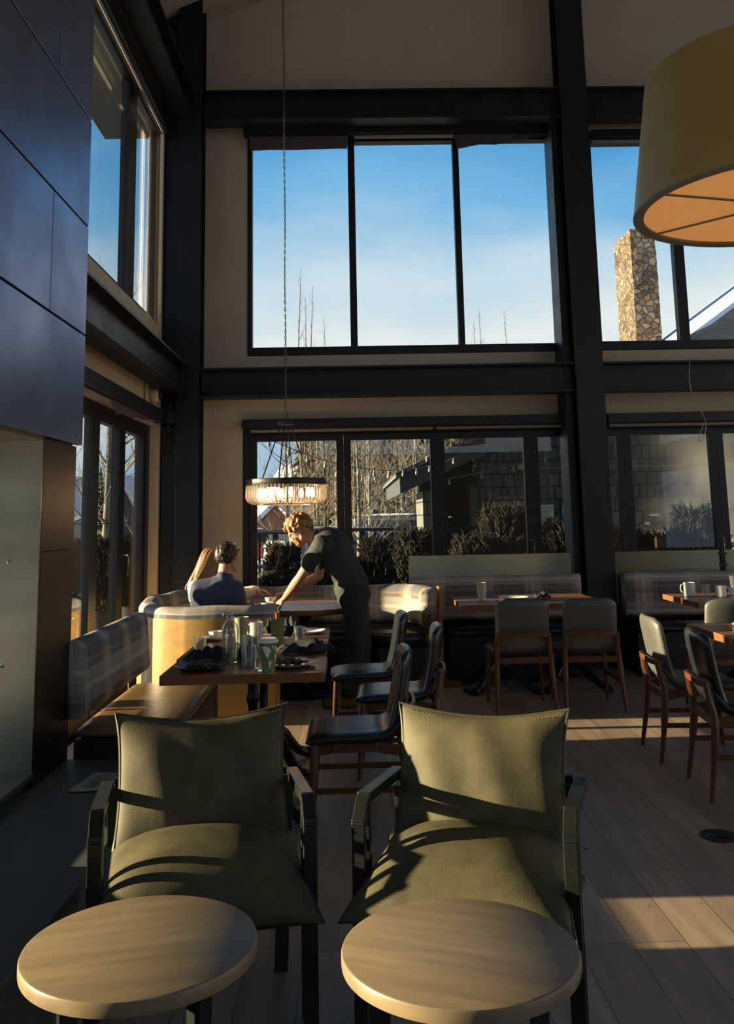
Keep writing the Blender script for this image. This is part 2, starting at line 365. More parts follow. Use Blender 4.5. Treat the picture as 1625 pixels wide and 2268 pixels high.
M['bronze'] = mat('aged_bronze', (.20, .15, .09), .35, metal=1)
M['crystal'] = glass_mat('crystal', (.90, .85, .80), 2.2, .05, .20)
M['bulb'] = mat('warm_bulb', (1, .7, .4), .4, emit=(1, .62, .30), estr=14)
M['drum'] = mat('olive_gold_shade', (.62, .43, .16), .45, metal=.45, c2=(.54, .37, .13), scale=4)
M['rim'] = mat('grey_green_rim', (.20, .21, .15), .5)
M['amber'] = mat('amber_diffuser', (.5, .3, .15), .8, emit=(.85, .34, .09), estr=.42)
M['darkplate'] = mat('dark_stoneware', (.03, .03, .035), .25)
M['greyplate'] = mat('grey_stoneware', (.32, .32, .33), .25)
M['salad'] = mat('leftover_greens', (.07, .09, .03), .6, c2=(.14, .05, .05), scale=60)
M['water'] = glass_mat('water', (.72, .76, .76), 1.2, 0, .02)
M['cup'] = mat('sage_green_paper', (.165, .20, .075), .6)
M['cup2'] = mat('pale_green_paper', (.34, .36, .22), .6)
M['cup3'] = mat('cream_paper', (.62, .56, .36), .6)
M['drink'] = mat('milky_drink', (.5, .42, .3), .4)
M['barkd2'] = mat('tan_bark', (.12, .085, .045), .85, c2=(.06, .042, .025), scale=5)
M['fir'] = mat('sunlit_fir', (.06, .075, .03), .9, c2=(.10, .10, .04), scale=5)
M['towelblue'] = mat('light_blue_cloth', (.16, .42, .58), .7)
M['bulbglass'] = mat('clear_bulb', (.22, .22, .2), .15)
M['soffit'] = mat('olive_grey_soffit', (.035, .037, .028), .8)
def steam_mat():
    m = bpy.data.materials.new('steam'); m.use_nodes = True; t = m.node_tree; t.nodes.clear(); n = t.nodes.new; l = t.links.new
    o = n('ShaderNodeOutputMaterial'); v = n('ShaderNodeVolumePrincipled'); l(v.outputs[0], o.inputs[1]); v.inputs['Color'].default_value = (.95, .93, .88, 1); v.inputs['Anisotropy'].default_value = .2
    co = n('ShaderNodeTexCoord'); z = n('ShaderNodeTexNoise'); z.inputs['Scale'].default_value = 1.1; z.inputs['Detail'].default_value = 4; z.inputs['Distortion'].default_value = .5; l(co.outputs['Object'], z.inputs[0])
    sp = n('ShaderNodeSeparateXYZ'); l(co.outputs['Object'], sp.inputs[0])
    a = n('ShaderNodeMapRange'); a.inputs[1].default_value = .40; a.inputs[2].default_value = .75; l(z.outputs[0], a.inputs[0])
    b = n('ShaderNodeMapRange'); b.inputs[1].default_value = 4.0; b.inputs[2].default_value = 6.2; b.inputs[3].default_value = .25; b.inputs[4].default_value = 1.6; l(sp.outputs[0], b.inputs[0])
    c = n('ShaderNodeMapRange'); c.inputs[1].default_value = 1.1; c.inputs[2].default_value = 2.9; c.inputs[3].default_value = 1; c.inputs[4].default_value = 0; l(sp.outputs[2], c.inputs[0])
    e = n('ShaderNodeMapRange'); e.inputs[1].default_value = 3.9; e.inputs[2].default_value = 4.3; l(sp.outputs[0], e.inputs[0])
    cur = a.outputs[0]
    for q in (b, c, e):
        m_ = n('ShaderNodeMath'); m_.operation = 'MULTIPLY'; l(cur, m_.inputs[0]); l(q.outputs[0], m_.inputs[1]); cur = m_.outputs[0]
    m_ = n('ShaderNodeMath'); m_.operation = 'MULTIPLY'; l(cur, m_.inputs[0]); m_.inputs[1].default_value = 1.6; l(m_.outputs[0], v.inputs['Density'])
    return m
M['steam'] = steam_mat()
M['shoe'] = mat('brown_suede_shoe', (.09, .075, .04), .8)
M['barkd'] = mat('brown_bark', (.11, .075, .045), .9)
# ================================================================ the room shell
def wall_with_holes(axis, p0, p1, a0, a1, z0, z1, holes, g):
    """solid slab with rectangular openings; axis 'x': runs along X at Y p0..p1; 'y': runs along Y at X p0..p1"""
    As = sorted({a0, a1, *[h[0] for h in holes], *[h[1] for h in holes]}); As = [a for a in As if a0 <= a <= a1]
    Zs = sorted({z0, z1, *[h[2] for h in holes], *[h[3] for h in holes]}); Zs = [z for z in Zs if z0 <= z <= z1]
    for i in range(len(As)-1):
        run = None
        for k in range(len(Zs)-1):
            am = (As[i]+As[i+1])/2; zm = (Zs[k]+Zs[k+1])/2
            hole = any(h[0] < am < h[1] and h[2] < zm < h[3] for h in holes)
            if not hole:
                if run is None: run = Zs[k]
                end = Zs[k+1]
            if (hole or k == len(Zs)-2) and run is not None:
                e_ = end
                if axis == 'x': g.box(As[i], As[i+1], p0, p1, run, e_)
                else: g.box(p0, p1, As[i], As[i+1], run, e_)
                run = None
    return g
struct(bx(-2.0, 8.2, -6.2, 9.8, -.2, 0), 'floor', M['floor'])
ceil_z = lambda x: 6.80+.42*(x+2) if x < 4.5 else 6.80+.42*6.5-.42*(x-4.5)
g = G(); g.add([(x, y, ceil_z(x)+dz) for dz in (0, .3) for y in (-6.4, 9.76) for x in (-2.3, 4.5, 8.4)],
    [(0, 3, 4, 1), (1, 4, 5, 2), (6, 7, 10, 9), (7, 8, 11, 10), (0, 1, 7, 6), (1, 2, 8, 7), (3, 9, 10, 4), (4, 10, 11, 5), (0, 6, 9, 3), (2, 5, 11, 8)])
struct(g, 'ceiling', M['ceil'])
# back wall: lower glazed doors, two upper windows
BH = [(-1.06, 2.36, 0, 2.40), (2.66, 7.7, 0, 2.40), (-1.07, 2.34, 3.19, 5.68), (2.66, 7.7, 3.19, 5.70)]
struct(wall_with_holes('x', 9.46, 9.66, -2.12, 8.3, -.2, 9.6, BH, G()), 'wall_back', M['wall'])
LH = [(5.0, 9.03, 0, 2.42), (1.9, 3.90, .38, 1.87), (4.55, 9.35, 3.45, 5.66), (-5, 1.2, .9, 2.4)]
struct(wall_with_holes('y', -2.12, -1.93, -6.2, 9.46, -.2, 7.0, LH, G()), 'wall_left', M['wall'])
struct(wall_with_holes('y', 8.0, 8.25, -6.2, 9.46, -.2, 9.6, [(-5, 7.5, .5, 2.5), (-5, 8.5, 3.2, 5.9)], G()), 'wall_right', M['wall'])
struct(wall_with_holes('x', -6.25, -6.0, -2.3, 8.3, -.2, 9.6, [(-1, 7, 3.2, 5.9)], G()), 'wall_front', M['wall'])
# steel frame
g = G(); g.box(-1.74, -1.50, 9.00, 9.018, 0, 7.6).box(-1.74, -1.50, 9.262, 9.28, 0, 7.6).box(-1.628, -1.612, 9.018, 9.262, 0, 7.6)
g.box(-1.93, -1.74, 9.10, 9.118, 0, 7.5)
struct(g, 'trim_1', M['steel'], label='black steel column in the left corner')
g = G(); g.box(2.29, 2.575, 9.00, 9.02, 0, 9.0).box(2.29, 2.575, 9.26, 9.28, 0, 9.0).box(2.424, 2.441, 9.02, 9.26, 0, 9.0)
g.box(2.20, 2.27, 9.12, 9.46, 0, 5.7).box(2.6, 2.66, 9.3, 9.46, 0, 5.7)
for zz in (2.62, 2.66, 3.08, 3.12, 5.6, 6.02): g.cbox((2.278, 9.1, zz), (.02, .03, .02))
struct(g, 'trim_2', M['steel'], label='black steel post between the two window bays')
def ibeam_x(g, x0, x1, y, z0, z1):
    g.box(x0, x1, y, y+.22, z1-.02, z1).box(x0, x1, y, y+.22, z0, z0+.02).box(x0, x1, y+.10, y+.12, z0+.02, z1-.02)
g = G(); ibeam_x(g, -1.5, 2.29, 9.03, 2.70, 3.00); ibeam_x(g, 2.575, 8.0, 9.03, 2.70, 3.00)
g.cbox((-1.47, 9.10, 2.85), (.02, .12, .2)); g.cbox((-1.38, 9.14, 2.90), (.03, .03, .03)); g.cbox((-1.38, 9.14, 2.80), (.03, .03, .03))
struct(g, 'trim_3', M['steel'], label='lower steel beam across the window wall')
g = G(); ibeam_x(g, -1.5, 2.29, 9.03, 5.65, 5.98); ibeam_x(g, 2.575, 8.0, 9.03, 5.65, 5.98)
struct(g, 'trim_4', M['steel'], label='upper steel beam across the window wall')
g = G()
for z0, z1 in ((2.71, 3.02), (5.66, 5.99)):
    g.box(-1.82, -1.60, -6, 9.0, z1-.02, z1).box(-1.82, -1.60, -6, 9.0, z0, z0+.02).box(-1.72, -1.70, -6, 9.0, z0+.02, z1-.02)
struct(g, 'trim_5', M['steel'], label='steel beams along the left wall')
struct(bx(-1.45, -1.30, 9.452, 9.46, 6.48, 6.60), 'trim_6', M['wall'], label='small square access cover high on the back wall')
g = G(); g.box(2.45, 2.7, 9.3, 9.46, 0, .1).box(2.75, 7.7, 9.40, 9.46, 0, .12).box(-1.9, 2.2, 9.40, 9.46, 0, .12)
struct(g, 'baseboard_back', M['frame'])
# ---- glazed door leaves of the back wall
def leaf_x(i, x0, x1, y, z0, z1, st=.075, kick=.68, handle=None, top=.065):
    g = G(); g.box(x0+.001, x0+st, y-.03, y+.04, z0+kick, z1-top).box(x1-st, x1-.001, y-.03, y+.04, z0+kick, z1-top)
    g.box(x0+.001, x1-.001, y-.03, y+.04, z1-top, z1).box(x0+.001, x1-.001, y-.03, y+.04, z0, z0+kick)
    o = struct(g, 'door_%d' % i, M['frame'])
    G().box(x0+st, x1-st, y-.004, y+.004, z0+kick, z1-top).build('glass_pane', M['glass'], o, smooth=False)
    if handle:
        hx = x1-st/2 if handle > 0 else x0+st/2
        G().tube([(hx-.028, y-.03, 1.22), (hx-.028+.004, y-.07, 1.22), (hx+.02, y-.075, 1.215), (hx+.024, y-.075, 1.12), (hx+.02, y-.075, 1.055), (hx-.024, y-.07, 1.05), (hx-.028, y-.03, 1.05)], .005, 6).build('handle', M['chrome'], o)
    return o
n_door = 0
x = -1.05
for k in range(9):
    x0 = -1.05+k*.981; x1 = x0+.981
    n_door += 1
    if k == 3:   # the leaf that runs on behind the steel post
        leaf_x(n_door, x0, x1, 9.50, 0, 2.35, handle=None)
    else: leaf_x(n_door, x0, x1, 9.50, 0, 2.35, handle=1 if k in (2, 4) else None)
g = G(); g.box(-1.06, 7.7, 9.46, 9.58, 2.352, 2.40); g.box(-1.115, -1.052, 9.45, 9.58, 0, 2.40)
struct(g, 'trim_7', M['frame'], label='black head frame of the glazed doors')
# ---- upper windows of the back wall
def window_x(i, x0, x1, z0, z1, mull, y=9.5, fr=.05):
    g = G(); g.box(x0, x1, y-.05, y+.06, z0, z0+.09).box(x0, x1, y-.05, y+.06, z1-.07, z1).box(x0, x0+fr, y-.05, y+.06, z0+.09, z1-.07).box(x1-fr, x1, y-.05, y+.06, z0+.09, z1-.07)
    o = struct(g, 'window_%d' % i, M['frame'])
    xs = [x0+fr]
    for a, b in mull:
        G().box(a, b, y-.05, y+.05, z0+.09, z1-.07).build('mullion', M['frame'], o, smooth=False); xs += [a, b]
    xs.append(x1-fr)
    for a, b in zip(xs[::2], xs[1::2]):
        G().box(a, b, y-.004, y+.004, z0+.09, z1-.07).build('glass_pane', M['glass'], o, smooth=False)
window_x(1, -1.07, 2.34, 3.19, 5.64, [(.026, .10), (1.18, 1.245)])
window_x(2, 2.66, 7.7, 3.20, 5.59, [(3.55, 3.66), (4.55, 4.66), (5.55, 5.66)])
# ---- left wall glazing
def leaf_y(i, y0, y1, x, z0, z1, name='door_%d', st=.10, kick=.12, top=.07, handle=False):
    g = G(); g.box(x-.04, x+.03, y0+.001, y0+st, z0+kick, z1-top).box(x-.04, x+.03, y1-st, y1-.001, z0+kick, z1-top)
    g.box(x-.04, x+.03, y0+.001, y1-.001, z1-top, z1).box(x-.04, x+.03, y0+.001, y1-.001, z0, z0+kick)
    o = struct(g, name % i, M['frame'])
    G().box(x-.004, x+.004, y0+st, y1-st, z0+kick, z1-top).build('glass_pane', M['glass'], o, smooth=False)
    if handle:
        G().tube([(x+.03, y0+.05, 1.20), (x+.08, y0+.05, 1.20), (x+.085, y0+.05, 1.18), (x+.085, y0+.05, 1.02)], .008, 6).build('handle', M['chrome'], o)
    return o
for k, (a, b) in enumerate([(5.06, 5.47), (5.47, 6.22), (6.22, 7.17), (7.17, 8.0), (8.0, 8.88)]):
    leaf_y(n_door+1+k, a, b, -2.03, 0, 2.36, handle=(k == 4))
g = G(); g.box(-2.1, -1.99, 4.95, 9.03, 2.36, 2.42).box(-2.1, -1.99, 8.88, 9.03, 0, 2.36).box(-2.1, -1.99, 4.95, 5.06, 0, 2.36)
struct(g, 'trim_8', M['frame'], label='black frame around the side doors')
for k, (a, b) in enumerate([(4.6, 6.05), (6.05, 8.12), (8.12, 9.33)]):
    leaf_y(3+k, a, b, -2.03, 3.46, 5.64, name='window_%d', st=.16, kick=.08)
leaf_y(6, 1.9, 3.90, -2.1, .39, 1.86, name='window_%d', st=.08, kick=.04, top=.04)
# ---- roller blinds
def blind(loc, axis, x0, x1, z0, z1, y0, y1, label, fabrics):
    e = empty('roller_blind', label, 'blind', loc); 
    bx(x0-loc[0], x1-loc[0], y0-loc[1], y1-loc[1], z0-loc[2], z1-loc[2]).build('cassette', M['frame'], e, smooth=False, bevel=.004)
    for f in fabrics:
        g = G()
        if f[0] == 'sheet':
            pts, th = f[1], .004
            vs = [Vector(p)-Vector(loc) for p in pts]; g.pad(lambda u, v: tuple(vs[0]*((1-u)*(1-v)/4)+vs[1]*((1+u)*(1-v)/4)+vs[2]*((1+u)*(1+v)/4)+vs[3]*((1-u)*(1+v)/4)+Vector((0, -.02*math.sin(5*(u+.3*v))*(1-v)/2*f[2], .006*math.sin(9*u)*f[2]))), .003, 16, 6, p=12)
            g.build('blind_fabric', M['blind'], e)
        else:
            g.tube([Vector(f[1])-Vector(loc), Vector(f[2])-Vector(loc)], f[3], 12).build('roller_tube', M['blindtube'], e)
    return e
M['blind'] = mat('aubergine_blind_fabric', (.055, .040, .055), .8, bump=.2, bscale=60)
M['blindtube'] = mat('taupe_roller', (.20, .17, .15), .6)
blind((.6, 9.4, 5.6), 'x', -1.10, 2.26, 5.60, 5.70, 9.28, 9.40, 'long roller blind box above the three upper panes, fabric hanging torn at both ends',
      [('sheet', [(-1.04, 9.36, 5.44), (.02, 9.36, 5.45), (.04, 9.36, 5.61), (-1.04, 9.36, 5.61)], .3), ('sheet', [(1.22, 9.34, 5.43), (2.25, 9.36, 5.56), (2.25, 9.36, 5.61), (1.18, 9.36, 5.61)], 1.0),
       ('tube', (.1, 9.36, 5.585), (1.18, 9.36, 5.585), .022)])
blind((5, 9.4, 5.5), 'x', 2.68, 7.6, 5.52, 5.62, 9.3, 9.42, 'roller blind box above the upper panes by the chimney view', [('tube', (2.7, 9.36, 5.50), (7.5, 9.36, 5.50), .018)])
blind((.6, 9.4, 2.4), 'x', -1.11, 2.27, 2.405, 2.50, 9.30, 9.455, 'long black roller blind box above the glazed doors behind the chandelier', [('tube', (-1.02, 9.36, 2.385), (.86, 9.36, 2.385), .02), ('tube', (.9, 9.36, 2.385), (2.24, 9.36, 2.385), .018)])
blind((5, 9.4, 2.4), 'x', 2.68, 7.6, 2.40, 2.50, 9.30, 9.455, 'black roller blind box above the doors right of the steel post', [('tube', (2.7, 9.36, 2.38), (7.5, 9.36, 2.38), .02)])
blind((-1.85, 7, 2.5), 'y', -1.925, -1.81, 2.44, 2.55, 4.9, 8.98, 'black roller blind box over the side doors, a crumpled strip hanging from it',
      [('sheet', [(-1.86, 7.2, 2.34), (-1.86, 8.4, 2.40), (-1.86, 8.4, 2.45), (-1.86, 7.0, 2.45)], 1.5), ('tube', (-1.88, 5, 2.42), (-1.88, 8.6, 2.42), .02)])
blind((-1.85, 7, 5.5), 'y', -1.925, -1.83, 5.48, 5.62, 4.9, 8.98, 'black roller blind box over the upper side windows', [('tube', (-1.88, 5, 5.47), (-1.88, 8.9, 5.47), .015)])
# bay window post reveals
struct(bx(-1.93, -1.90, 9.03, 9.46, 0, 5.6), 'trim_9', M['wall'], label='cream corner casing')
# speaker, cords
e = empty('wall_speaker', 'small round white speaker on the side wall near the corner column', 'speaker', (-1.93, 8.62, 2.68))
RY = Matrix.Rotation(PI/2, 4, 'Y')
G().box(0, .03, -.16, .06, -.09, .10).build('housing', M['white2'] if 'white2' in M else M['wall'], e, bevel=.01)
G().lathe([(.075, .03), (.085, .06), (.07, .10), (.04, .12)], 24, M=RY).build('ring', M['wall'], e)
G().lathe([(0, .10), (.045, .102), (.05, .125), (.02, .14), (0, .142)], 20, M=RY).build('cone', M['black'], e)
o = G().tube(catmull([(-1.78, 8.95, 2.43), (-1.80, 8.94, 2.40), (-1.76, 8.95, 2.38), (-1.79, 8.95, 2.36), (-1.85, 8.95, 2.40), (-1.83, 8.95, 2.28)], 5), .006, 5).build('loose_cable', M['black'])
tag(o, 'loose black cable looping beside the corner column near the speaker', 'cable')
e = empty('cable_box', 'small black junction box on the corner column', 'junction box', (-1.78, 8.97, 2.5))
G().box(-.04, .04, -.03, .03, -.06, .06).build('box_body', M['black'], e, smooth=False, bevel=.005); G().box(-.02, .02, -.05, -.03, .0, .12).build('plug', M['black'], e, smooth=False)
o = G().tube(catmull([(3.46, 9.0, 2.98), (3.44, 8.98, 2.7), (3.53, 8.96, 2.45), (3.56, 8.96, 2.34), (3.52, 8.95, 2.20), (3.47, 8.95, 2.16), (3.49, 8.95, 2.24), (3.54, 8.96, 2.34), (3.57, 8.97, 2.30)], 6), .004, 5).build('pull_cord', M['wall'])
tag(o, 'pale blind cord hanging in a loop from the beam right of the post', 'cord')
o = G().tube(catmull([(-1.45, 9.44, 5.63), (-1.3, 9.44, 5.60), (-1.2, 9.44, 5.62), (-1.13, 9.43, 5.64), (-1.10, 9.42, 5.56), (-1.10, 9.42, 5.50)], 5), .006, 5).build('blind_cable', M['wall'])
tag(o, 'pale cable running along the top beam to the upper blind box', 'cable')
# ================================================================ fireplace
fp = empty('fireplace', 'tall steel clad fireplace with blue black panels and an open stainless firebox', 'fireplace', (-1.7, 3.9, 0))
def fpb(*a): return bx(a[0]+1.7, a[1]+1.7, a[2]-3.9, a[3]-3.9, a[4], a[5])
FX = -1.43; g8 = .005
core = G()
for a in ((-1.925, FX-.035, 0.5, 4.86, 1.93, 5.4), (-1.925, FX-.05, 4.36, 4.86, 0.3, 1.93), (-1.925, FX-.05, .5, 1.8, .3, 1.93), (-1.925, FX-.05, 1.8, 4.36, .3, .36)):
    core.box(a[0]+1.7, a[1]+1.7, a[2]-3.9, a[3]-3.9, a[4], a[5])
core.build('core', M['black'], fp, smooth=False)
rows = [(1.885, 2.488, [.5, 2.9, 4.87]), (2.488, 3.10, [.5, 1.7, 4.275, 4.87]), (3.10, 3.72, [.5, 2.9, 4.87]), (3.72, 4.36, [.5, 1.7, 4.29, 4.87]), (4.36, 5.42, [.5, 2.9, 4.87])]
for z0, z1, ys in rows:
    for a, b in zip(ys, ys[1:]):
        fpb(FX-.03, FX, a+g8, b-g8, z0+g8, z1-g8).build('steel_panel', M['panel'], fp, smooth=False, bevel=.003)
for z0, z1 in ((.30, 1.349), (1.349, 1.885)):
    fpb(FX-.05, FX-.03, 4.345, 4.86, z0+.002, z1-.002).build('lower_panel', M['darkpanel'], fp, smooth=False)
fpb(-1.92, FX-.03, 4.330, 4.352, .372, 1.872).build('firebox_end_plate', M['brushed'], fp, smooth=False)
fpb(-1.92, FX-.02, 1.8, 4.335, .352, .372).build('firebox_floor_plate', M['brushed'], fp, smooth=False)
fpb(-1.92, FX-.03, 1.8, 4.335, 1.872, 1.90).build('firebox_top_plate', M['brushed'], fp, smooth=False)
tray = G(); tray.box(-.22, .12, -1.95, -.50, .372, .53); tray.build('sun_block_tray', M['black'], fp, smooth=False)  # unseen tray and logs, added to keep low sun off the floor
for k in range(5): G().tube([(-.16+.06*k, -1.85+.05*k, .55), (-.13+.05*k, -.56, .55)], [.025, .025], 10).build('sun_block_log', M['barkd'], fp)
for zz, xx in ((1.31, -1.60), (.84, -1.61)):
    G().lathe([(0, 0), (.008, 0), (.008, .006), (0, .008)], 10, c=(xx+1.7, 4.33-3.9, zz), M=Matrix.Rotation(PI/2, 4, 'X')).build('rivet', M['chrome'], fp)
tag(bx(-1.925, -.925, -2.0, 4.86, 0, .30).build('hearth_ledge', M['hearth'], None, smooth=False, bevel=.006), 'long low dark slate hearth ledge running under the fireplace', 'hearth')
e = empty('magazine', 'folded printed leaflet lying on the slate hearth ledge', 'leaflet', (-1.16, 4.42, .3))
g = G(); g.pad(lambda u, v: (.10*u+.02*v, .15*v, .006+.002*math.sin(4*u)), .003, 8, 8, p=20); g.build('pages', mat('newsprint', (.33, .33, .26), .8, c2=(.10, .12, .06), scale=40, ramp=(.55, .6)), e)
G().box(-.05, .05, -.10, .08, .0095, .0105).build('picture', mat('printed_picture', (.06, .08, .05), .6, c2=(.3, .3, .2), scale=25), e, smooth=False)
# floor outlet
e = empty('floor_outlet', 'round black floor socket plate set into the planks', 'floor outlet', (1.668, 4.412, 0))
G().lathe([(.088, 0), (.088, .004), (.08, .007), (.056, .007), (.052, .004)], 32).build('rim', M['black'], e)
G().lathe([(0, 0), (.054, .001), (.054, .005), (.048, .009), (0, .009)], 24).build('cap', M['iron'], e)
# ================================================================ armchairs and side tables
def make_armchair(label):
    e = empty('armchair', label, 'armchair', group='olive leather armchairs')
    for sx in (-1, 1):
        X = sx*.315
        g = G()
        # flat bar arm, chamfered corner, twin bar front leg, raked back leg
        P = [(X, .40, .600), (X, .05, .622), (X, -.005, .560), (X, -.005, 0)]
        w_, h_ = .042, .014
        g.bar((X, .46, .596), (X, .048, .622), w_, .03)
        g.bar((X, .052, .620), (X, -.007, .552), w_, .03)
        for yy in (-.004, .052): g.box(X-w_/2, X+w_/2, yy-.010, yy+.010, 0, .575 if yy < 0 else .60)
        g.build('arm_frame', M['gunmetal'], e, smooth=False, bevel=.003)
        G().bar((sx*.292, .41, .600), (sx*.262, .35, 0), .045, .022, up=(0, 1, 0)).build('rear_leg', M['gunmetal'], e, smooth=False, bevel=.002)
    g = G(); g.bar((-.29, .0, .30), (.29, .0, .30), .02, .04).bar((-.29, .47, .28), (.29, .47, .28), .02, .04).bar((-.29, .46, .596), (.29, .46, .596), .02, .04)
    g.bar((-.30, .0, .30), (-.30, .48, .28), .02, .04).bar((.30, .0, .30), (.30, .48, .28), .02, .04)
    g.build('seat_frame', M['gunmetal'], e, smooth=False)
    def pillow(name, f, t, n=30):
        g = G(); g.pad(f, t, n, n, p=2.6, q=.62); g.v = [tuple(Vector(p)+Vector((0, 0, 1))*.0) for p in g.v]
        o = g.build(name, M['olive'], e, ang=180)
        h = .985; pts = []
        for k in range(48):
            s_ = k/12; i = int(s_); fr = s_-i; a = -1+2*fr
            uv = [(a, -1), (1, a), (-a, 1), (-1, -a)][i]; pts.append(f(*uv))
        g = G(); g.tube(pts, .006, 6, closed=True); g.build('piping', M['olivedark'], o)
        return o
    def ear(u, v): return 1+.028*(abs(u)*abs(v))**6
    def seat(u, v):     # u across, v front(-1) to back(+1); edges drawn in between the pinched corners
        x = .325*u*(1-.09*(1-v*v))*ear(u, v); y = .14+.275*v*(1-.05*(1-u*u))*ear(u, v); z = .405+.012*v+.035*abs(u)**3*abs(v)**3*(-.6)
        if v < 0: z -= .05*v*v*(1-.3*u*u)-.0
        return (x, y, z)
    def back(u, v):     # v from bottom(-1) to top(+1)
        s_ = (v+1)/2; x = .284*u*(1-.06*(1-v*v))*ear(u, v); sag = -.035*(1-u*u)*max(v, 0)**2
        return (x, .265+.15*s_+.012*math.cos(PI*u/2)*-1, .40+.435*s_+sag)
    pillow('seat_cushion', seat, lambda u, v, s: .115*(1+.004*math.sin(23*u+5*v)) if s > 0 else .05)
    pillow('back_cushion', lambda u, v: back(u, v), lambda u, v, s: (.062+.005*math.sin(9*u+3*v)*(1-v*v)))
    g = G()
    for k in range(46):   # stitches under the top edge
        u = -.92+1.84*k/45; p = Vector(back(u, .955)); p2 = Vector(back(u+.016, .955)); off = Vector((0, -.020, 0)); g.tube([p+off, p2+off], .0012, 4)
    g.build('stitching', mat('olive_thread', (.30, .29, .14), .7), e)
    return e
ac = make_armchair('olive leather armchair behind the left round side table, turned slightly right')
place(ac, (-.452, 2.885, 0), math.radians(10.5))
ac2 = place(copy_tree(ac), (.308, 2.835, 0), math.radians(-18), 'sunlit olive leather armchair behind the right round side table, turned towards the fireplace')

def make_side_table(label):
    e = empty('side_table', label, 'side table', group='round oak side tables')
    R = .273
    G().lathe([(0, .465), (R-.006, .465), (R-.001, .468), (R, .474), (R, .493), (R-.002, .498), (R-.007, .5), (0, .5)], 96).build('table_top', M['sidetop'], e)
    for a in (38, 128, 218, 308):
        a = math.radians(a); c = (math.cos(a)*.195, math.sin(a)*.195)
        G().cbox((c[0], c[1], .233), (.045, .012, .464), a).build('leg', M['gunmetal'], e, smooth=False, bevel=.001)
    for zz in (.457, .012):
        g = G()
        for a in (38, 128): g.cbox((0, 0, zz), (.39, .03, .014), math.radians(a))
        g.build('cross_frame', M['gunmetal'], e, smooth=False)
    return e
st = make_side_table('round pale oak side table nearest the slate hearth, in front of the left armchair')
place(st, (-.5137, 2.330, 0), math.radians(12))
place(copy_tree(st), (.2328, 2.259, 0), math.radians(-22), 'round greyish oak side table in front of the right armchair')

# ================================================================ dining chairs
def make_dining(label, leather):
    """front towards -y, origin on the floor under the seat centre"""
    e = empty('dining_chair', label, 'chair')
    g = G()
    def seat(u, v):
        wv = .235-.02*max(v, 0); x = wv*u; y = -.005+.235*v; z = .447-.012*(1-u*u)*(1-v*v)-.014*(v < 0)*v*v
        if v > .5: z += .10*((v-.5)/.5)**2.2
        return (x, y, z)
    g.pad(seat, .030, 16, 16, p=8, q=.5); g.build('seat', leather, e, ang=180)
    g = G()
    def back(u, v):
        s_ = (v+1)/2; wv = .215-.01*s_; x = wv*u; y = .19+.085*s_+.03*(u*u-1)*-1-.03+.02*(1-s_)**3*-1; z = .425+.412*s_
        cr = max(0, abs(u)-.6)/.4*max(0, v-.6)/.4; z -= .035*cr*cr; x *= 1-.03*cr*cr-.05*(1-s_)**3
        return (x, .185+.075*s_-.040*u*u*(.4+.6*s_)+.012-.03*(1-s_)**4, z)
    g.pad(back, .029, 18, 18, p=8, q=.5); g.build('backrest', leather, e, ang=180)
    W_ = M['walnut']
    for sx in (-1, 1):
        G().tube([(sx*.205, -.195, .42), (sx*.215, -.21, .2), (sx*.222, -.222, 0)], [.021, .018, .012], 8).build('leg', W_, e)
        G().tube(catmull([(sx*.192, .262, .59), (sx*.198, .25, .5), (sx*.205, .232, .40), (sx*.215, .252, .2), (sx*.228, .285, 0)], 4), [.016]*4+[.019]*4+[.022]*4+[.017, .016, .015, .013, .012], 8).build('leg', W_, e)
        G().bar((sx*.216, -.205, .215), (sx*.214, .245, .215), .014, .028).build('stretcher', W_, e, smooth=False, bevel=.002)
        g = G(); pts = [(sx*.200, -.19, .395), (sx*.196, -.1, .405), (sx*.196, .1, .405), (sx*.20, .235, .38)]
        for a, b in zip(pts, pts[1:]): g.bar(a, b, .02, .05)
        g.build('seat_rail', W_, e, smooth=False, bevel=.003)
    g = G(); pts = catmull([(-.192, .262, .575), (-.12, .283, .578), (0, .288, .58), (.12, .283, .578), (.192, .262, .575)], 3)
    for a, b in zip(pts, pts[1:]): g.bar(a, b, .018, .032)
    g.build('back_band', W_, e, smooth=False, bevel=.002)
    for yy, zz in ((-.19, .40), (.235, .385)): G().bar((-.2, yy, zz), (.2, yy, zz), .018, .045).build('cross_rail', W_, e, smooth=False, bevel=.002)
    return e
dc = make_dining('black leather dining chair nearest the armchairs at the cluttered table', M['chleather'])
place(dc, (.005, 4.715, 0), math.radians(-90), group='dining chairs at the cluttered table')
dc['label'] = 'black leather dining chair nearest the armchairs at the cluttered table'
place(copy_tree(dc), (.255, 5.66, 0), math.radians(-93), 'black leather dining chair pulled furthest out, sun patch on its back', 'dining chairs at the cluttered table')
place(copy_tree(dc), (.085, 6.40, 0), math.radians(-88), 'black leather dining chair beside the waiter, farthest along the cluttered table', 'dining chairs at the cluttered table')
gc = make_dining('grey leather dining chair with walnut legs at the back table, left of the pair', M['grleather'])
place(gc, (1.295, 7.34, 0), math.radians(180), group='grey dining chairs at the back table')
place(copy_tree(gc), (1.812, 7.33, 0), math.radians(180), 'grey leather dining chair at the back table, nearer the steel post', 'grey dining chairs at the back table')
place(copy_tree(gc), (2.80, 7.05, 0), math.radians(180), 'grey leather dining chair at the mug table, mostly hidden by the nearer table', 'grey dining chairs on the right')
place(copy_tree(gc), (2.115, 5.84, 0), math.radians(86), 'grey leather dining chair on the right, its walnut back band sunlit', 'grey dining chairs on the right')
place(copy_tree(dc), (2.13, 5.09, 0), math.radians(84), 'dark leather dining chair at the right edge of the floor, nearer of the two', 'grey dining chairs on the right')

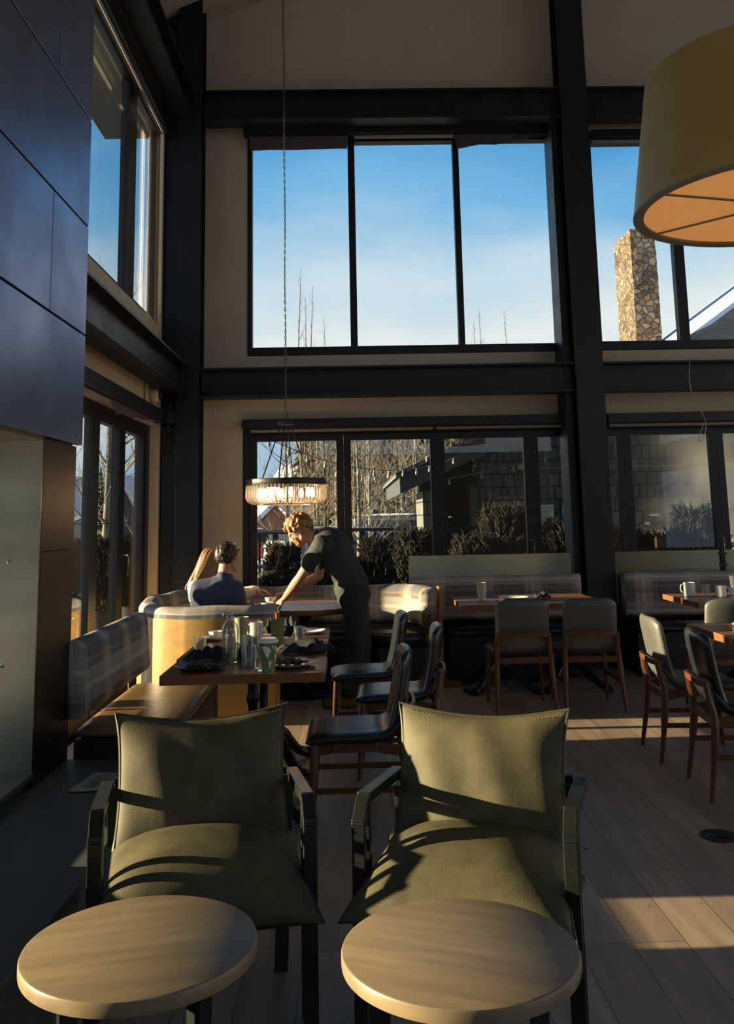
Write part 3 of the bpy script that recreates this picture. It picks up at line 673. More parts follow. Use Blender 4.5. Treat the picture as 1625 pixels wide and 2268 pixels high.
# ================================================================ tables
def make_table(label, w, d, topm, edge=.045, group=None):
    e = empty('dining_table', label, 'table', group=group)
    bx(-w/2, w/2, -d/2, d/2, .75-edge, .75).build('table_top', topm, e, smooth=False, bevel=.002)
    g = G(); g.lathe([(.032, .10), (.040, .13), (.028, .16), (.026, .30), (.036, .32), (.036, .34), (.026, .36), (.026, .52), (.036, .54), (.036, .56), (.028, .58), (.030, .68), (.06, .70), (.06, .705)], 20)
    g.cbox((0, 0, .70), (w*.55, .06, .012)); g.cbox((0, 0, .70), (.06, d*.6, .012)); g.build('column', M['iron'], e)
    g = G(); g.lathe([(.05, .09), (.078, .13), (.06, .19), (.035, .25)], 16); g.build('hub', M['iron'], e)
    for k in range(4):
        a = math.radians(45+90*k); ca, sa = math.cos(a), math.sin(a)
        pts = catmull([(r*ca, r*sa, z) for r, z in ((.03, .17), (.09, .205), (.17, .165), (.26, .075), (.33, .036), (.37, .030))], 4)
        g = G(); n_ = len(pts); g.tube(pts, [.040-.019*i/n_+(.010 if i > n_-4 else 0)+(.006 if 4 < i < 9 else 0) for i in range(n_)], 8)
        for q in (-1, 0, 1):
            g.tube([(.36*ca-q*.016*sa, .36*sa+q*.016*ca, .030), (.395*ca-q*.022*sa, .395*sa+q*.022*ca, .026), (.405*ca-q*.022*sa, .405*sa+q*.022*ca, .004)], [.012, .010, .004], 6)
        g.build('claw_foot', M['iron'], e)
    return e
T1 = make_table('cluttered walnut table nearest the left armchair, plates and green cups on it', .79, .50, M['top'])
for ch in kids(T1):
    if not ch.name.startswith('table_top'): ch.location.y = .235
place(T1, (-.535, 4.762, 0), 0, group='walnut tables pushed together by the side bench')
T2 = copy_tree(T1); 
for ch in kids(T2):
    if ch.name.startswith('table_top'): ch.scale = (1, 2.44, 1)
    else: ch.location.y = .11
place(T2, (-.55, 5.632, 0), 0, 'cluttered walnut table beside the round booth, napkins and mugs on it', 'walnut tables pushed together by the side bench')
for nm_, xx, lb in (('a', 1.262, 'bright walnut table with paper cup and plate in front of the left wall banquette'), ('b', 1.868, 'bright walnut table with folded black napkin, ending at the steel post')):
    t = make_table(lb, .74 if nm_ == 'a' else .46, .92, M['top'], group='walnut tables along the window banquettes'); place(t, (xx, 8.08, 0))
t = make_table('bright walnut table with white mugs right of the steel post', 1.3, .85, M['top'], group='walnut tables along the window banquettes'); place(t, (3.43, 7.86, 0))
t = make_table('walnut table at the right edge with a white dish, farther half', 1.1, .60, M['top'], group='walnut tables at the right edge'); place(t, (2.74, 5.80, 0))
t = make_table('walnut table at the right edge behind the dark leather chair, nearer half', 1.1, .66, M['top'], group='walnut tables at the right edge'); place(t, (2.74, 5.165, 0))
# round booth table
e = empty('round_table', 'large round walnut table inside the curved booth with an ornate black disc base', 'table', (-.42, 8.10, -.012))
G().lathe([(0, .695), (.475, .70), (.495, .71), (.50, .72), (.50, .745), (.495, .75), (0, .75)], 72).build('table_top', M['top'], e)
G().lathe([(.06, .06), (.035, .10), (.03, .2), (.045, .22), (.03, .26), (.03, .6), (.05, .64), (.12, .69), (.12, .695)], 20).build('column', M['iron'], e)
g = G(); g.lathe([(.31, 0), (.315, .02), (.30, .035), (.22, .045), (.10, .06), (.06, .065)], 48)
for k in range(28):
    a = 2*PI*k/28; g.lathe([(0, -.012), (.014, 0), (0, .012)], 6, c=(.265*math.cos(a), .265*math.sin(a), .044))
    a += .1; g.lathe([(0, -.012), (.010, 0), (0, .012)], 6, c=(.19*math.cos(a), .19*math.sin(a), .052))
g.build('disc_base', M['iron'], e)
# ================================================================ benches and booth
def cushion_sec(o0, o1, z0, z1, r=.035, n=4):
    pts = []
    for cx, cz, a0 in ((o1-r, z1-r, 0), (o0+r, z1-r, 90), (o0+r, z0+r, 180), (o1-r, z0+r, 270)):
        for k in range(n+1):
            a = math.radians(a0+90*k/n); pts.append((cx+r*math.cos(a), cz+r*math.sin(a)))
    return pts
def span(a, b, n): return [(a[0]+(b[0]-a[0])*k/n, a[1]+(b[1]-a[1])*k/n) for k in range(n+1)]
# side bench
e = empty('bench', 'side bench under the fireplace corner with brown leather seat and floating plaid back', 'bench', (-1.2, 5.6, 0))
g = G(); g.loft(span((-.23, -.76), (-.23, .74), 24), cushion_sec(-.065, .06, .49, .875, .055)); g.v = [(x+(.03*((z-.49)/.4)*-1), y, z) for x, y, z in g.v]
g.build('back_cushion', M['plaid'], e, ang=180)
g = G(); g.pad(lambda u, v: (.03+.265*u, -.05+.67*v, .415), .035, 10, 20, p=14); g.build('seat_cushion', M['brleather'], e, ang=180)
bx(-.235, .285, -.72, .61, .0, .385).build('base', M['black'], e, smooth=False)
g = G(); g.pad(lambda u, v: (.03+.27*u, .635, .21+.205*v), .014, 6, 6, p=20); g.build('end_board', M['walnutmid'], e)
for yy in (.55, -.3): g = G(); g.bar((-.27, yy, .40), (-.28, yy, .60), .03, .008, up=(1, 0, 0)); g.build('bracket', M['chrome'], e, smooth=False)
# round booth
BP = [(-.575, 6.90), (-.8, 6.90), (-1.0, 6.90), (-1.23, 6.905)]
arc = catmull([(-1.23, 6.905, 0), (-1.50, 7.05, 0), (-1.70, 7.42, 0), (-1.775, 7.85, 0), (-1.74, 8.3, 0), (-1.50, 8.72, 0), (-1.1, 8.93, 0), (-.5, 8.96, 0), (.12, 8.95, 0), (.48, 8.82, 0), (.70, 8.55, 0), (.765, 8.2, 0)], 6)
BPATH = BP+[(p.x, p.y) for p in arc[1:]]
e = empty('curved_booth', 'curved honey oak booth with plaid back wrapped around the round table', 'booth', (-.5, 8.0, 0))
rel = [(x+.5, y-8.0) for x, y in BPATH]
g = G(); g.loft(rel, [(-.03, .0), (0, .0), (0, .76), (-.03, .76)]); g.build('outer_shell', M['booth'], e, ang=25)
g = G(); g.loft(rel, cushion_sec(-.165, -.006, .50, .850, .06, 5)); g.v = [(x, y, z+.008*math.sin(14*x+9*y)*(z > .8)) for x, y, z in g.v]; g.build('back_cushion', M['plaid'], e, ang=180)
g = G(); g.loft(rel[1:-1], cushion_sec(-.58, -.12, .34, .47, .05)); g.build('seat_cushion', M['bluleather'], e, ang=180)
g = G(); g.loft(rel[1:-1], [(-.54, 0), (-.03, 0), (-.03, .345), (-.54, .345)]); g.build('base', M['black'], e, smooth=False)
g = G(); g.cbox((1.272, .27, .43), (.035, .17, .86)); g.v = [(x, y, z) for x, y, z in g.v]; g.build('end_panel', M['booth2'], e, smooth=False, bevel=.01)
g = G(); g.cbox((-.062, -1.035, .40), (.025, .14, .80)); g.build('end_panel', M['booth2'], e, smooth=False, bevel=.01)
# wall banquettes
def banquette(label, x0, x1, loc):
    e = empty('banquette', label, 'banquette', loc, group='window wall banquettes')
    X0, X1 = x0-loc[0], x1-loc[0]; s0 = max(X0, .87-loc[0]) if x0 < .8 else X0
    g = G(); g.loft([(X1-(X1-X0)*k/30, 0) for k in range(31)], cushion_sec(-.0, .15, .50, .905, .045)); g.v = [(x, y+.02*(z-.5)*-1, z) for x, y, z in g.v]
    g.build('back_cushion', M['plaid'], e, ang=180)
    g = G(); g.pad(lambda u, v: ((s0+X1)/2+(X1-s0)/2*u, -.20+.27*v, .42), .045, 20, 8, p=14); g.build('seat_cushion', M['bluleather'], e, ang=180)
    bx(s0+.01, X1-.01, -.44, .06, 0, .385).build('base', M['black'], e, smooth=False)
    bx(X0, X1, .06, .085, .30, .88).build('back_board', M['black'], e, smooth=False)
    return e
banquette('plaid window banquette left of the steel post, behind the pair of grey chairs', .565, 2.18, (1.4, 8.96, 0))
banquette('plaid window banquette right of the steel post behind the mug table', 2.60, 6.0, (4.2, 8.96, 0))
M['clip'] = M['black']
for lb, xs, loc in (('ribbed glass screen standing on the banquette left of the post', [(.56, 2.16)], (1.36, 9.085, 0)), ('ribbed glass screen with black clips standing on the banquette right of the post', [(2.555, 3.64), (3.70, 4.9)], (3.6, 9.085, 0))):
    e = empty('glass_screen', lb, 'glass screen', loc)
    for a, b in xs:
        g = G(); a -= loc[0]; b -= loc[0]; n_ = int((b-a)/.018); vs = []; fs = []
        for k in range(n_+1):
            for (yy, zz) in ((0, .60), (0, 1.095), (.009, 1.095), (.009, .60)): vs.append((a+(b-a)*k/n_, yy-(.0025 if k % 2 and yy == 0 else 0), zz))
        for k in range(n_):
            for q in range(4): fs.append((k*4+q, (k+1)*4+q, (k+1)*4+(q+1) % 4, k*4+(q+1) % 4))
        fs += [(0, 1, 2, 3), (n_*4+3, n_*4+2, n_*4+1, n_*4)]
        g.add(vs, fs); g.build('screen_pane', M['frost'], e, smooth=True, ang=80)
    if len(xs) > 1:
        for zz in (.95, 1.06): G().cbox((.07, -.004, zz), (.075, .03, .02)).build('clip', M['black'], e, smooth=False)
        G().cbox((.07, .0, .97), (.022, .02, .24)).build('clip_bar', M['black'], e, smooth=False)
# ================================================================ chandelier
e = empty('chandelier', 'round crystal chandelier on a long chain above the curved booth', 'chandelier', (-.572, 8.1, 1.62))
RB = .352
g = G(); g.lathe([(RB-.012, .155), (RB, .155), (RB+.003, .16), (RB+.003, .205), (RB, .21), (RB-.012, .21), (RB-.012, .155)], 72, caps=False); g.build('band', M['frame2'], e)
M_cr = M['crystal']
g = G(); g.tube([(0, 0, .162), (0, 0, .08), (0, 0, .045), (-.012, 0, .02), (-.045, 0, .0), (-.10, 0, -.008)], [.009, .010, .010, .010, .009, .006], 5)
for k in range(64):
    a = 2*PI*k/64
    if k == 0: o = g.build('crystal_prism', M_cr, e, smooth=False); c0 = o
    else: o = c0.copy(); link(o, e)
    o.location = ((RB-.004)*math.cos(a), (RB-.004)*math.sin(a), 0); o.rotation_euler = (0, 0, a)
g = G(); g.lathe([(.245, -.014), (.252, -.014), (.252, -.004), (.245, -.004), (.245, -.014)], 48, caps=False); g.build('bottom_ring', M['bronze'], e)
for k in range(8):
    a = 2*PI*(k+.3)/8; x, y = .235*math.cos(a), .235*math.sin(a)
    h = G().lathe([(.014, .135), (.014, .175), (0, .175)], 10, c=(x, y, 0)).build('lamp_holder', M['black'], e)
    G().lathe([(0, .045), (.012, .055), (.021, .085), (.016, .115), (.010, .135), (0, .137)], 14, c=(x, y, 0)).build('bulb', M['bulb'], h)
g = G()
for k in range(4): g.bar((0, 0, .185), (.34*math.cos(PI/2*k+PI/4), .34*math.sin(PI/2*k+PI/4), .185), .018, .008)
g.build('cross_arms', M['black'], e, smooth=False)
for a in (30, 78, 210, 258): a = math.radians(a); G().tube([(.235*math.cos(a), .235*math.sin(a), .20), (.045*math.cos(a), .045*math.sin(a), .70)], .0055, 8).build('suspension_rod', M['black'], e)
G().lathe([(0, .695), (.072, .695), (.075, .70), (.075, .725), (.07, .73), (0, .73)], 32).build('canopy', M['black'], e)
g = G(); z = .735; k = 0
while z < 5.6:
    r_ = .010; cx, L2 = 0, .021; pts = []
    for j in range(10):
        a = 2*PI*j/10; u = math.cos(a)*.0085; ww = math.sin(a)*L2
        pts.append((u, 0, z+ww) if k % 2 == 0 else (0, u, z+ww))
    g.tube(pts, .0024, 4, closed=True); z += .034; k += 1
g.build('chain', M['bronze'], e)
g = G(); g.tube(catmull([(0, .004, .735), (.012, .006, .80), (-.012, .004, .87), (.010, .004, .95), (0, .004, 1.05)]+[(.005*math.sin(k*1.7), .006, 1.05+.35*k) for k in range(1, 13)], 4), .003, 5); g.build('cord', M['black'], e)
lp = bpy.data.lights.new('chandelier_light', 'POINT'); lo = bpy.data.objects.new('chandelier_light', lp); C.objects.link(lo); lo.parent = e; lo.location = (0, 0, .09); lp.energy = 6; lp.color = (1, .62, .3); lp.shadow_soft_size = .2
# ================================================================ drum pendant
e = empty('drum_pendant', 'huge drum shaped pendant lamp with olive fabric shade and glowing amber diffuser', 'pendant lamp', (1.754, 3.5, 2.70))
g = G(); g.lathe([(.560, 0), (.5652, 0), (.4839, .574), (.479, .574), (.556, .004), (.560, 0)], 96, caps=False); g.build('shade', M['drum'], e)
g = G(); g.lathe([(.523, .001), (.5658, -.003), (.5662, .006), (.562, .008), (.523, .006), (.523, .001)], 96, caps=False); g.build('rim_band', M['rim'], e)
G().lathe([(0, .012), (.526, .012), (.526, .016), (0, .016)], 64).build('diffuser', M['amber'], e)
for a in (14, 74, 134): G().bar((-.53*math.cos(math.radians(a)), -.53*math.sin(math.radians(a)), .007), (.53*math.cos(math.radians(a)), .53*math.sin(math.radians(a)), .007), .012, .006).build('strut', M['rim'], e, smooth=False)
g = G(); g.tube([(0, 0, .5), (0, 0, 5.2)], .008, 8); g.build('stem', M['black'], e)
g = G()
for a in (0, 60, 120): g.bar((-.48*math.cos(math.radians(a)), -.48*math.sin(math.radians(a)), .55), (.48*math.cos(math.radians(a)), .48*math.sin(math.radians(a)), .55), .012, .006)
g.build('top_frame', M['black'], e, smooth=False)
# ================================================================ tableware builders
def plate(label, loc, r=.13, mat_='white', rz=0, oval=1, group=None, food=None):
    e = empty('plate', label, 'plate', loc, rz, group)
    g = G(); g.lathe([(0, .004), (r*.55, .004), (r*.62, .007), (r*.97, .019), (r, .021), (r*.985, .016), (r*.66, .0), (0, 0)], 40); g.v = [(x, y*oval, z) for x, y, z in g.v]
    g.build('dish', M[mat_], e)
    if food:
        rnd = random.Random(hash(label) % 1000 if False else len(label))
        g = G()
        for k in range(food):
            a = rnd.uniform(0, 2*PI); q = rnd.uniform(0, r*.55); s_ = rnd.uniform(.012, .028)
            A = Vector((rnd.uniform(-1, 1), rnd.uniform(-1, 1), rnd.uniform(-.4, .4)))*s_; B = Vector((rnd.uniform(-1, 1), rnd.uniform(-1, 1), rnd.uniform(-.4, .4)))*s_; c = Vector((q*math.cos(a), q*math.sin(a)*oval, .014+rnd.uniform(0, .016)))
            g.pad(lambda u, v: tuple(c+A*u+B*v+Vector((0, 0, .006*math.sin(3*u+2*v)))), .003, 4, 4, p=3)
        o = g.build('leftover_salad', M['salad'], e); o['kind'] = 'stuff'
    return e
def fork(label, loc, rz=0, knife=False, tilt=0, group='cutlery on the cluttered table'):
    e = empty('knife' if knife else 'fork', label, 'cutlery', loc, rz, group)
    g = G(); g.bar((0, -.10, 0), (0, .03, 0), .014, .003)
    if knife: g.bar((0, .03, 0), (0, .11, 0), .018, .0015)
    else:
        g.bar((0, .03, 0), (0, .05, -.002), .02, .002)
        for q in (-.0075, -.0025, .0025, .0075): g.bar((q, .05, -.002), (q, .09, .002), .0028, .0018)
    o = g.build('metal_body', M['chrome'], e, smooth=False, bevel=.0008); e.rotation_euler = (tilt, 0, rz)
    return e
def tumbler(label, loc, h=.125, r0=.030, r1=.043, facets=0, group='glasses on the cluttered table', water=0, n=28):
    e = empty('drinking_glass', label, 'glass', loc, 0, group)
    g = G(); t_ = .0022; prof = [(0, .0), (r0, .0), (r0+.001, .004)]+[(r0+(r1-r0)*q, h*q) for q in (.15, .3, .45, .6, .75, .9)]+[(r1, h), (r1-t_, h)]+[(r0+(r1-r0)*q-t_, h*q) for q in (.9, .6, .3, .1)]+[(0, h*.09)]
    g.lathe(prof, 20 if facets else n)
    if facets:
        vs = []
        for x, y, z in g.v:
            a = math.atan2(y, x); k = 1+.045*math.cos(facets*a)*(1 if z < h*.72 else .0) if math.hypot(x, y) > r0*.8 else 1
            vs.append((x*k, y*k, z))
        g.v = vs
    g.build('glass_body', M['tumbler'], e, ang=20 if facets else 60)
    if water:
        G().lathe([(0, .012), (r0-.004, .012), (r0+(r1-r0)*water-.004, h*water), (0, h*water)], 20).build('water', M['water'], e)
    return e
def green_cup(label, loc, rz=0, lid=True, printed=True, tint='cup', group='green paper cups'):
    e = empty('paper_cup', label, 'cup', loc, rz, group); h, r0, r1 = .148, .030, .044
    G().lathe([(0, 0), (r0, 0), (r1, h), (r1+.002, h+.002), (r1, h+.004), (r1-.002, h+.002), (r0-.001, .003), (0, .003)], 32).build('cup_body', M[tint], e)
    if lid: G().lathe([(r1+.001, h-.004), (r1+.004, h), (r1+.003, h+.008), (r1-.004, h+.012), (r1-.006, h+.018), (0, h+.018)], 32).build('lid', M['white'], e)
    else: G().lathe([(0, h*.86), (r0+(r1-r0)*.86-.001, h*.86), (r0+(r1-r0)*.84-.001, h*.84), (0, h*.84)], 24).build('drink', M['drink'], e)
    if printed:
        # white land shapes printed round the cup
        shapes = [[(-.9, .92), (-.35, .97), (.1, .88), (.28, .78), (.08, .70), (.05, .60), (-.12, .52), (-.06, .44), (-.22, .50), (-.42, .62), (-.62, .74)],
                  [(-.02, .42), (.22, .40), (.38, .32), (.28, .22), (.14, .10), (.06, .02), (.04, .14), (-.06, .28)],
                  [(.75, .90), (1.2, .95), (1.6, .86), (1.4, .74), (1.0, .72), (.8, .78)], [(.85, .62), (1.2, .64), (1.38, .50), (1.22, .30), (1.08, .22), (1.0, .42), (.82, .50)],
                  [(.35, .96), (.58, .98), (.55, .88), (.42, .84)]]
        def inside(px, py, poly):
            c_ = False
            for i in range(len(poly)):
                x1, y1 = poly[i]; x2, y2 = poly[i-1]
                if (y1 > py) != (y2 > py) and px < (x2-x1)*(py-y1)/(y2-y1)+x1: c_ = not c_
            return c_
        g = G(); NA, NZ = 130, 56
        def P(a, q):
            q = .12+.80*q; r = r0+(r1-r0)*q+.0006; return (r*math.sin(a), -r*math.cos(a), h*q)
        for i in range(NA):
            for j in range(NZ):
                a0 = -1.0+2.7*i/NA; q0 = j/NZ
                if any(inside(a0+.01, q0+.009, s_) for s_ in shapes):
                    a1 = a0+2.7/NA; q1 = q0+1/NZ; g.add([P(a0, q0), P(a1, q0), P(a1, q1), P(a0, q1)], [(0, 1, 2, 3)])
        g.build('printed_map', M['white'], e, smooth=False)
    return e
def mug(label, loc, rz=0, h=.095, r=.036, group='white mugs'):
    e = empty('mug', label, 'mug', loc, rz, group)
    G().lathe([(0, 0), (r-.008, 0), (r-.002, .006), (r, .03), (r, h), (r-.003, h), (r-.004, .03), (r-.008, .006), (0, .006)], 32).build('mug_body', M['white'], e)
    G().tube(catmull([(r-.002, 0, h*.82), (r+.020, 0, h*.84), (r+.030, 0, h*.6), (r+.020, 0, h*.32), (r-.002, 0, h*.26)], 5), .0055, 8).build('handle', M['white'], e)
    return e
def bowl(label, loc, r=.055, h=.045, name='bowl', group=None):
    e = empty(name, label, 'bowl', loc, 0, group)
    G().lathe([(0, 0), (r*.6, 0), (r*.68, .004), (r*.9, h*.4), (r, h), (r-.003, h), (r*.85, h*.42), (r*.55, .008), (0, .008)], 32).build('bowl_body', M['white'], e)
    return e
def napkin(label, loc, sx, sy, hgt, seed, rz=0, group='black napkins'):
    rnd = random.Random(seed); ph = [rnd.uniform(0, 6) for _ in range(8)]
    e = empty('napkin', label, 'napkin', loc, rz, group)
    def f(u, v):
        r2 = max(0, 1-.75*(u*u+v*v)*.8); z = hgt*(.35+.65*r2**.6)*(.60+.40*math.sin(6.3*u+ph[0]+2.2*math.sin(3.1*v+ph[1])))*(.70+.30*math.sin(7.9*v+ph[2]+1.5*math.sin(3.7*u)))
        z = max(z, 0)*(1-.9*max(abs(u), abs(v))**6); c_ = 1+.18*math.sin(7*u+ph[3])*abs(v)+.12*math.sin(6*v+ph[4])*abs(u)
        return (sx*u*c_, sy*v*(1+.16*math.sin(5*u+ph[5])), .006+z+.008*abs(math.sin(9*u+7*v+ph[6]))*(1-u*u))
    g = G(); g.pad(f, .003, 26, 26, p=30, q=.5); g.build('cloth', M['napkin'], e, ang=180); return e
TZ = .7515
# ---- the cluttered tables
e = empty('water_carafe', 'tall clear swing top water carafe with side handle on the cluttered table', 'carafe', (-.640, 4.87, TZ))
g = G(); g.lathe([(0, 0), (.040, 0), (.043, .006), (.043, .165), (.040, .185), (.026, .205), (.021, .215), (.021, .238), (.0185, .238), (.0185, .213), (.036, .184), (.0405, .165), (.0405, .01), (0, .008)], 36); g.build('bottle', M['tumbler'], e)
G().lathe([(0, .009), (.040, .009), (.040, .082), (0, .082)], 32).build('water', M['water'], e)
G().lathe([(0, .236), (.016, .236), (.018, .246), (.010, .252), (0, .252)], 20).build('stopper', M['tumbler'], e)
for s_ in (-1, 1): G().tube(catmull([(s_*.020, 0, .222), (s_*.034, 0, .232), (s_*.036, 0, .25), (s_*.026, 0, .256), (s_*.014, 0, .250)], 4), .0022, 6).build('wire_bail', M['chrome'], e)
G().tube(catmull([(.020, -.036, .155), (.024, -.066, .165), (.026, -.074, .13), (.024, -.064, .085), (.020, -.037, .075)], 5), .006, 8).build('handle', M['tumbler'], e)
plate('dark plate with leftover salad beside the water carafe, front left of the table', (-.765, 4.685, TZ), .128, 'darkplate', food=46)
plate('pale grey plate with leftover salad and cutlery, front right of the cluttered table', (-.320, 4.72, TZ), .128, 'greyplate', food=30)
fork('silver fork resting on the pale grey plate, pointing left', (-.262, 4.735, TZ+.030), math.radians(62))
fork('silver knife resting on the pale grey plate beside the fork', (-.240, 4.70, TZ+.029), math.radians(68), knife=True)
tumbler('tall bubbled clear glass beside the carafe, with faint green drink', (-.527, 4.72, TZ), .150, .031, .046, water=.0)
tumbler('short faceted clear glass in front of the bubbled glass', (-.463, 4.60, TZ), .118, .026, .034, facets=10)
green_cup('green paper cup with white lid and printed land shapes, nearest on the cluttered table', (-.408, 4.505, TZ), .15)
green_cup('plain green paper cup without lid in the middle of the cluttered table', (-.437, 5.40, TZ), 1.2, lid=False, printed=False)
green_cup('pale green paper cup near the booth, left of the clear glasses', (-.672, 5.62, TZ), 2.2, lid=False, printed=False, tint='cup2')
tumbler('plain clear glass in the middle of the far table', (-.585, 5.52, TZ), .14, .030, .040)
tumbler('faceted clear glass at the far left table corner lit by the sun', (-.842, 5.16, TZ), .095, .026, .037, facets=9)
tumbler('faceted clear glass at the right edge of the far table', (-.318, 5.58, TZ), .092, .028, .038, facets=9)
mug('white mug behind the water carafe', (-.60, 5.80, TZ), 2.8, .10, .04)
e = plate('white saucer under the small bowl at the far left of the far table', (-.852, 5.80, TZ), .085)
bowl('small white bowl on the saucer at the far left of the far table', (-.852, 5.80, TZ+.006), .042, .045)
plate('white plate with a knife across it at the far right of the far table', (-.300, 6.02, TZ), .12)
fork('silver knife lying across the far white plate', (-.262, 6.02, TZ+.026), math.radians(-70), knife=True)
bowl('tiny white sauce bowl beside the middle green cup', (-.515, 5.40, TZ), .026, .03)
e = empty('butter_dish', 'small pale butter square beside the green cup', 'butter dish', (-.385, 5.52, TZ)); G().cbox((0, 0, .02), (.05, .04, .034), .4).build('butter', mat('butter', (.62, .52, .28), .5), e, bevel=.004); G().cbox((0, 0, .002), (.08, .07, .004), .4).build('tray', M['white'], e, smooth=False)
napkin('crumpled black napkin behind the salad plate, left of the carafe', (-.775, 5.00, TZ), .115, .085, .060, 3)
napkin('crumpled black napkin heap at the right edge of the table', (-.260, 5.22, TZ), .15, .12, .060, 8, .2)
napkin('black napkin standing in a peak between the cups', (-.53, 5.98, TZ), .05, .05, .10, 12)
napkin('rounded black napkin bundle in front of the far plate', (-.385, 5.80, TZ), .06, .07, .13, 15)
napkin('black napkin tucked behind the tall bubbled glass', (-.552, 4.98, TZ), .06, .09, .10, 21)
# ---- booth table: the bowls being set down
bowl('white bowl on the booth table under the waiter\'s hand', (-.708, 7.76, .7385), .056, .058, group='white bowls on the booth table')
bowl('upper white bowl of the stack being held by the waiter', (-.684, 7.765, .797), .052, .042, group='white bowls on the booth table')
# ---- back table
green_cup('cream paper cup on the bright table left of the plate', (1.118, 8.02, TZ), 1, lid=False, printed=False, tint='cup3')
plate('small white saucer beside the cream paper cup', (1.155, 7.86, TZ), .05)
plate('white plate with cutlery in front of the plaid banquette', (1.405, 8.06, TZ), .125)
fork('silver fork lying on the plate by the banquette', (1.36, 8.06, TZ+.028), math.radians(80))
napkin('folded black napkin on the bright table near the steel post', (1.66, 8.1, TZ), .07, .06, .05, 31)
mug('white mug with its handle to the left on the right hand table', (2.93, 8.02, TZ), PI, .115, .048)
mug('white mug with its handle to the right beside the clear glass', (3.14, 7.86, TZ), 0, .095, .044)
tumbler('short clear glass between the two white mugs', (3.035, 7.92, TZ), .10, .030, .036, group='glasses on the mug table')
tumbler('tall clear glass pitcher at the right edge of the picture', (3.35, 8.05, TZ), .16, .042, .05, facets=12, group='glasses on the mug table')
plate('white dish with a spoon on the right edge table', (2.50, 5.84, TZ), .105); bowl('shallow white bowl nested in the right edge dish', (2.50, 5.84, TZ+.006), .085, .035)
plate('round black lid dropped on the floor under the back table', (1.02, 7.98, 0.0), .10, 'darkplate')
# ================================================================ outdoors
M['snow'] = mat('snow', (.62, .66, .74), .8, bump=.3, bscale=3)
M['deck'] = mat('concrete_deck', (.16, .155, .15), .8, c2=(.30, .31, .33), scale=.8)
M['gravel'] = mat('gravel_lane', (.26, .21, .16), .9, c2=(.18, .15, .12), scale=1.2)
M['bark'] = mat('aspen_bark', (.22, .20, .165), .8, c2=(.08, .068, .05), scale=5, stretch=(1, 1, .4))
M['ever'] = mat('evergreen', (.020, .026, .012), .9, c2=(.035, .038, .016), scale=3)
M['shrub'] = mat('juniper', (.010, .011, .006), .9, c2=(.022, .020, .010), scale=12)  # patio shade put into the colour, darker than the juniper itself
M['shing'] = shingle_mat('grey_shingles', (.085, .105, .11), (.060, .075, .08))
M['shing2'] = shingle_mat('lighter_shingles', (.15, .155, .145), (.10, .105, .10))  # lighter shingle copy: sunlight on bay and pier put into the colour
M['fascia'] = mat('slate_blue_fascia', (.035, .042, .052), .7)
M['trimgrey'] = mat('grey_trim', (.16, .17, .16), .7)
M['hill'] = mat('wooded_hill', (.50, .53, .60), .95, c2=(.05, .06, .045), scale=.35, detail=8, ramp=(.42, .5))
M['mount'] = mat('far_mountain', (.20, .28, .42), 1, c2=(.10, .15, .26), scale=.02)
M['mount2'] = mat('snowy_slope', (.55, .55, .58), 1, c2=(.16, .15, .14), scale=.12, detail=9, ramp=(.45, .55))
M['metalgrey'] = mat('outdoor_grey_metal', (.05, .055, .06), .5, metal=.3)
M['stone'] = stone_mat()
rnd = random.Random(5)
def ground_z(x, y):
    z = -.16 if y < 15 else -.16-.010*(y-15)
    if y > 34: z += .10*(y-34)*max(0, min(1, (x+6+.12*(y-34))/9))
    return z
tag(bx(-6, 9, 9.67, 16.0, -.3, -.1).build('patio_slab', M['deck'], None, smooth=False), kind='structure')
g = G(); nx_, ny_ = 60, 60; vs = []; fs = []
for j in range(ny_+1):
    y = 16+(j/ny_)**2*150
    for i in range(nx_+1):
        x = -120+i*240/nx_; vs.append((x, y, ground_z(x, y)+.1*noise.noise(Vector((x*.3, y*.3, 0)))))
for j in range(ny_):
    for i in range(nx_): a = j*(nx_+1)+i; fs.append((a, a+1, a+nx_+2, a+nx_+1))
g.add(vs, fs); o = g.build('snow_ground', M['snow']); o['kind'] = 'structure'
o = bx(-3.0, 14, 24, 33, -.40, -.14).build('gravel_road', M['gravel'], None, smooth=False); o['kind'] = 'structure'
o = bx(-140, -2.4, -60, 16, -.6, -.16).build('snow_field', M['snow'], None, smooth=False); o['kind'] = 'structure'
# hillside behind the trees
g = G(); vs = []; fs = []; NX, NY = 50, 20
for j in range(NY+1):
    for i in range(NX+1):
        x = -7+i*1.5; y = 40+j*3.2; h = .10*(y-40)*max(0, min(1, (x+6+j*.15)/7))
        vs.append((x, y, -.4+h+1.2*noise.noise(Vector((x*.15, y*.15, 3)))))
for j in range(NY):
    for i in range(NX): a = j*(NX+1)+i; fs.append((a, a+1, a+NX+2, a+NX+1))
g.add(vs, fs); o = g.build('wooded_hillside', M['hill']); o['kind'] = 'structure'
def ridge(name, y, x0, x1, base, f, m, n=80):
    g = G(); vs = []; fs = []
    for k in range(n+1):
        x = x0+(x1-x0)*k/n; h = f(x); vs += [(x, y, base), (x, y+10, base+h*.5), (x, y+28, base+h), (x, y+120, base)]
    for k in range(n):
        for q in range(3): a = k*4+q; fs.append((a, a+4, a+5, a+1))
    g.add(vs, fs); o = g.build(name, m); o['kind'] = 'structure'; return o
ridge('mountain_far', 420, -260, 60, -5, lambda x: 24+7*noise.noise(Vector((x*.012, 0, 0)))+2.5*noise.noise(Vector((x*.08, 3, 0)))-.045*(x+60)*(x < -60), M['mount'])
ridge('mountain_snowy', 200, -35, 40, -5, lambda x: min(20, max(0, 6.5+.62*(x+24)))+1.5*noise.noise(Vector((x*.1, 0, 7))), M['mount2'])
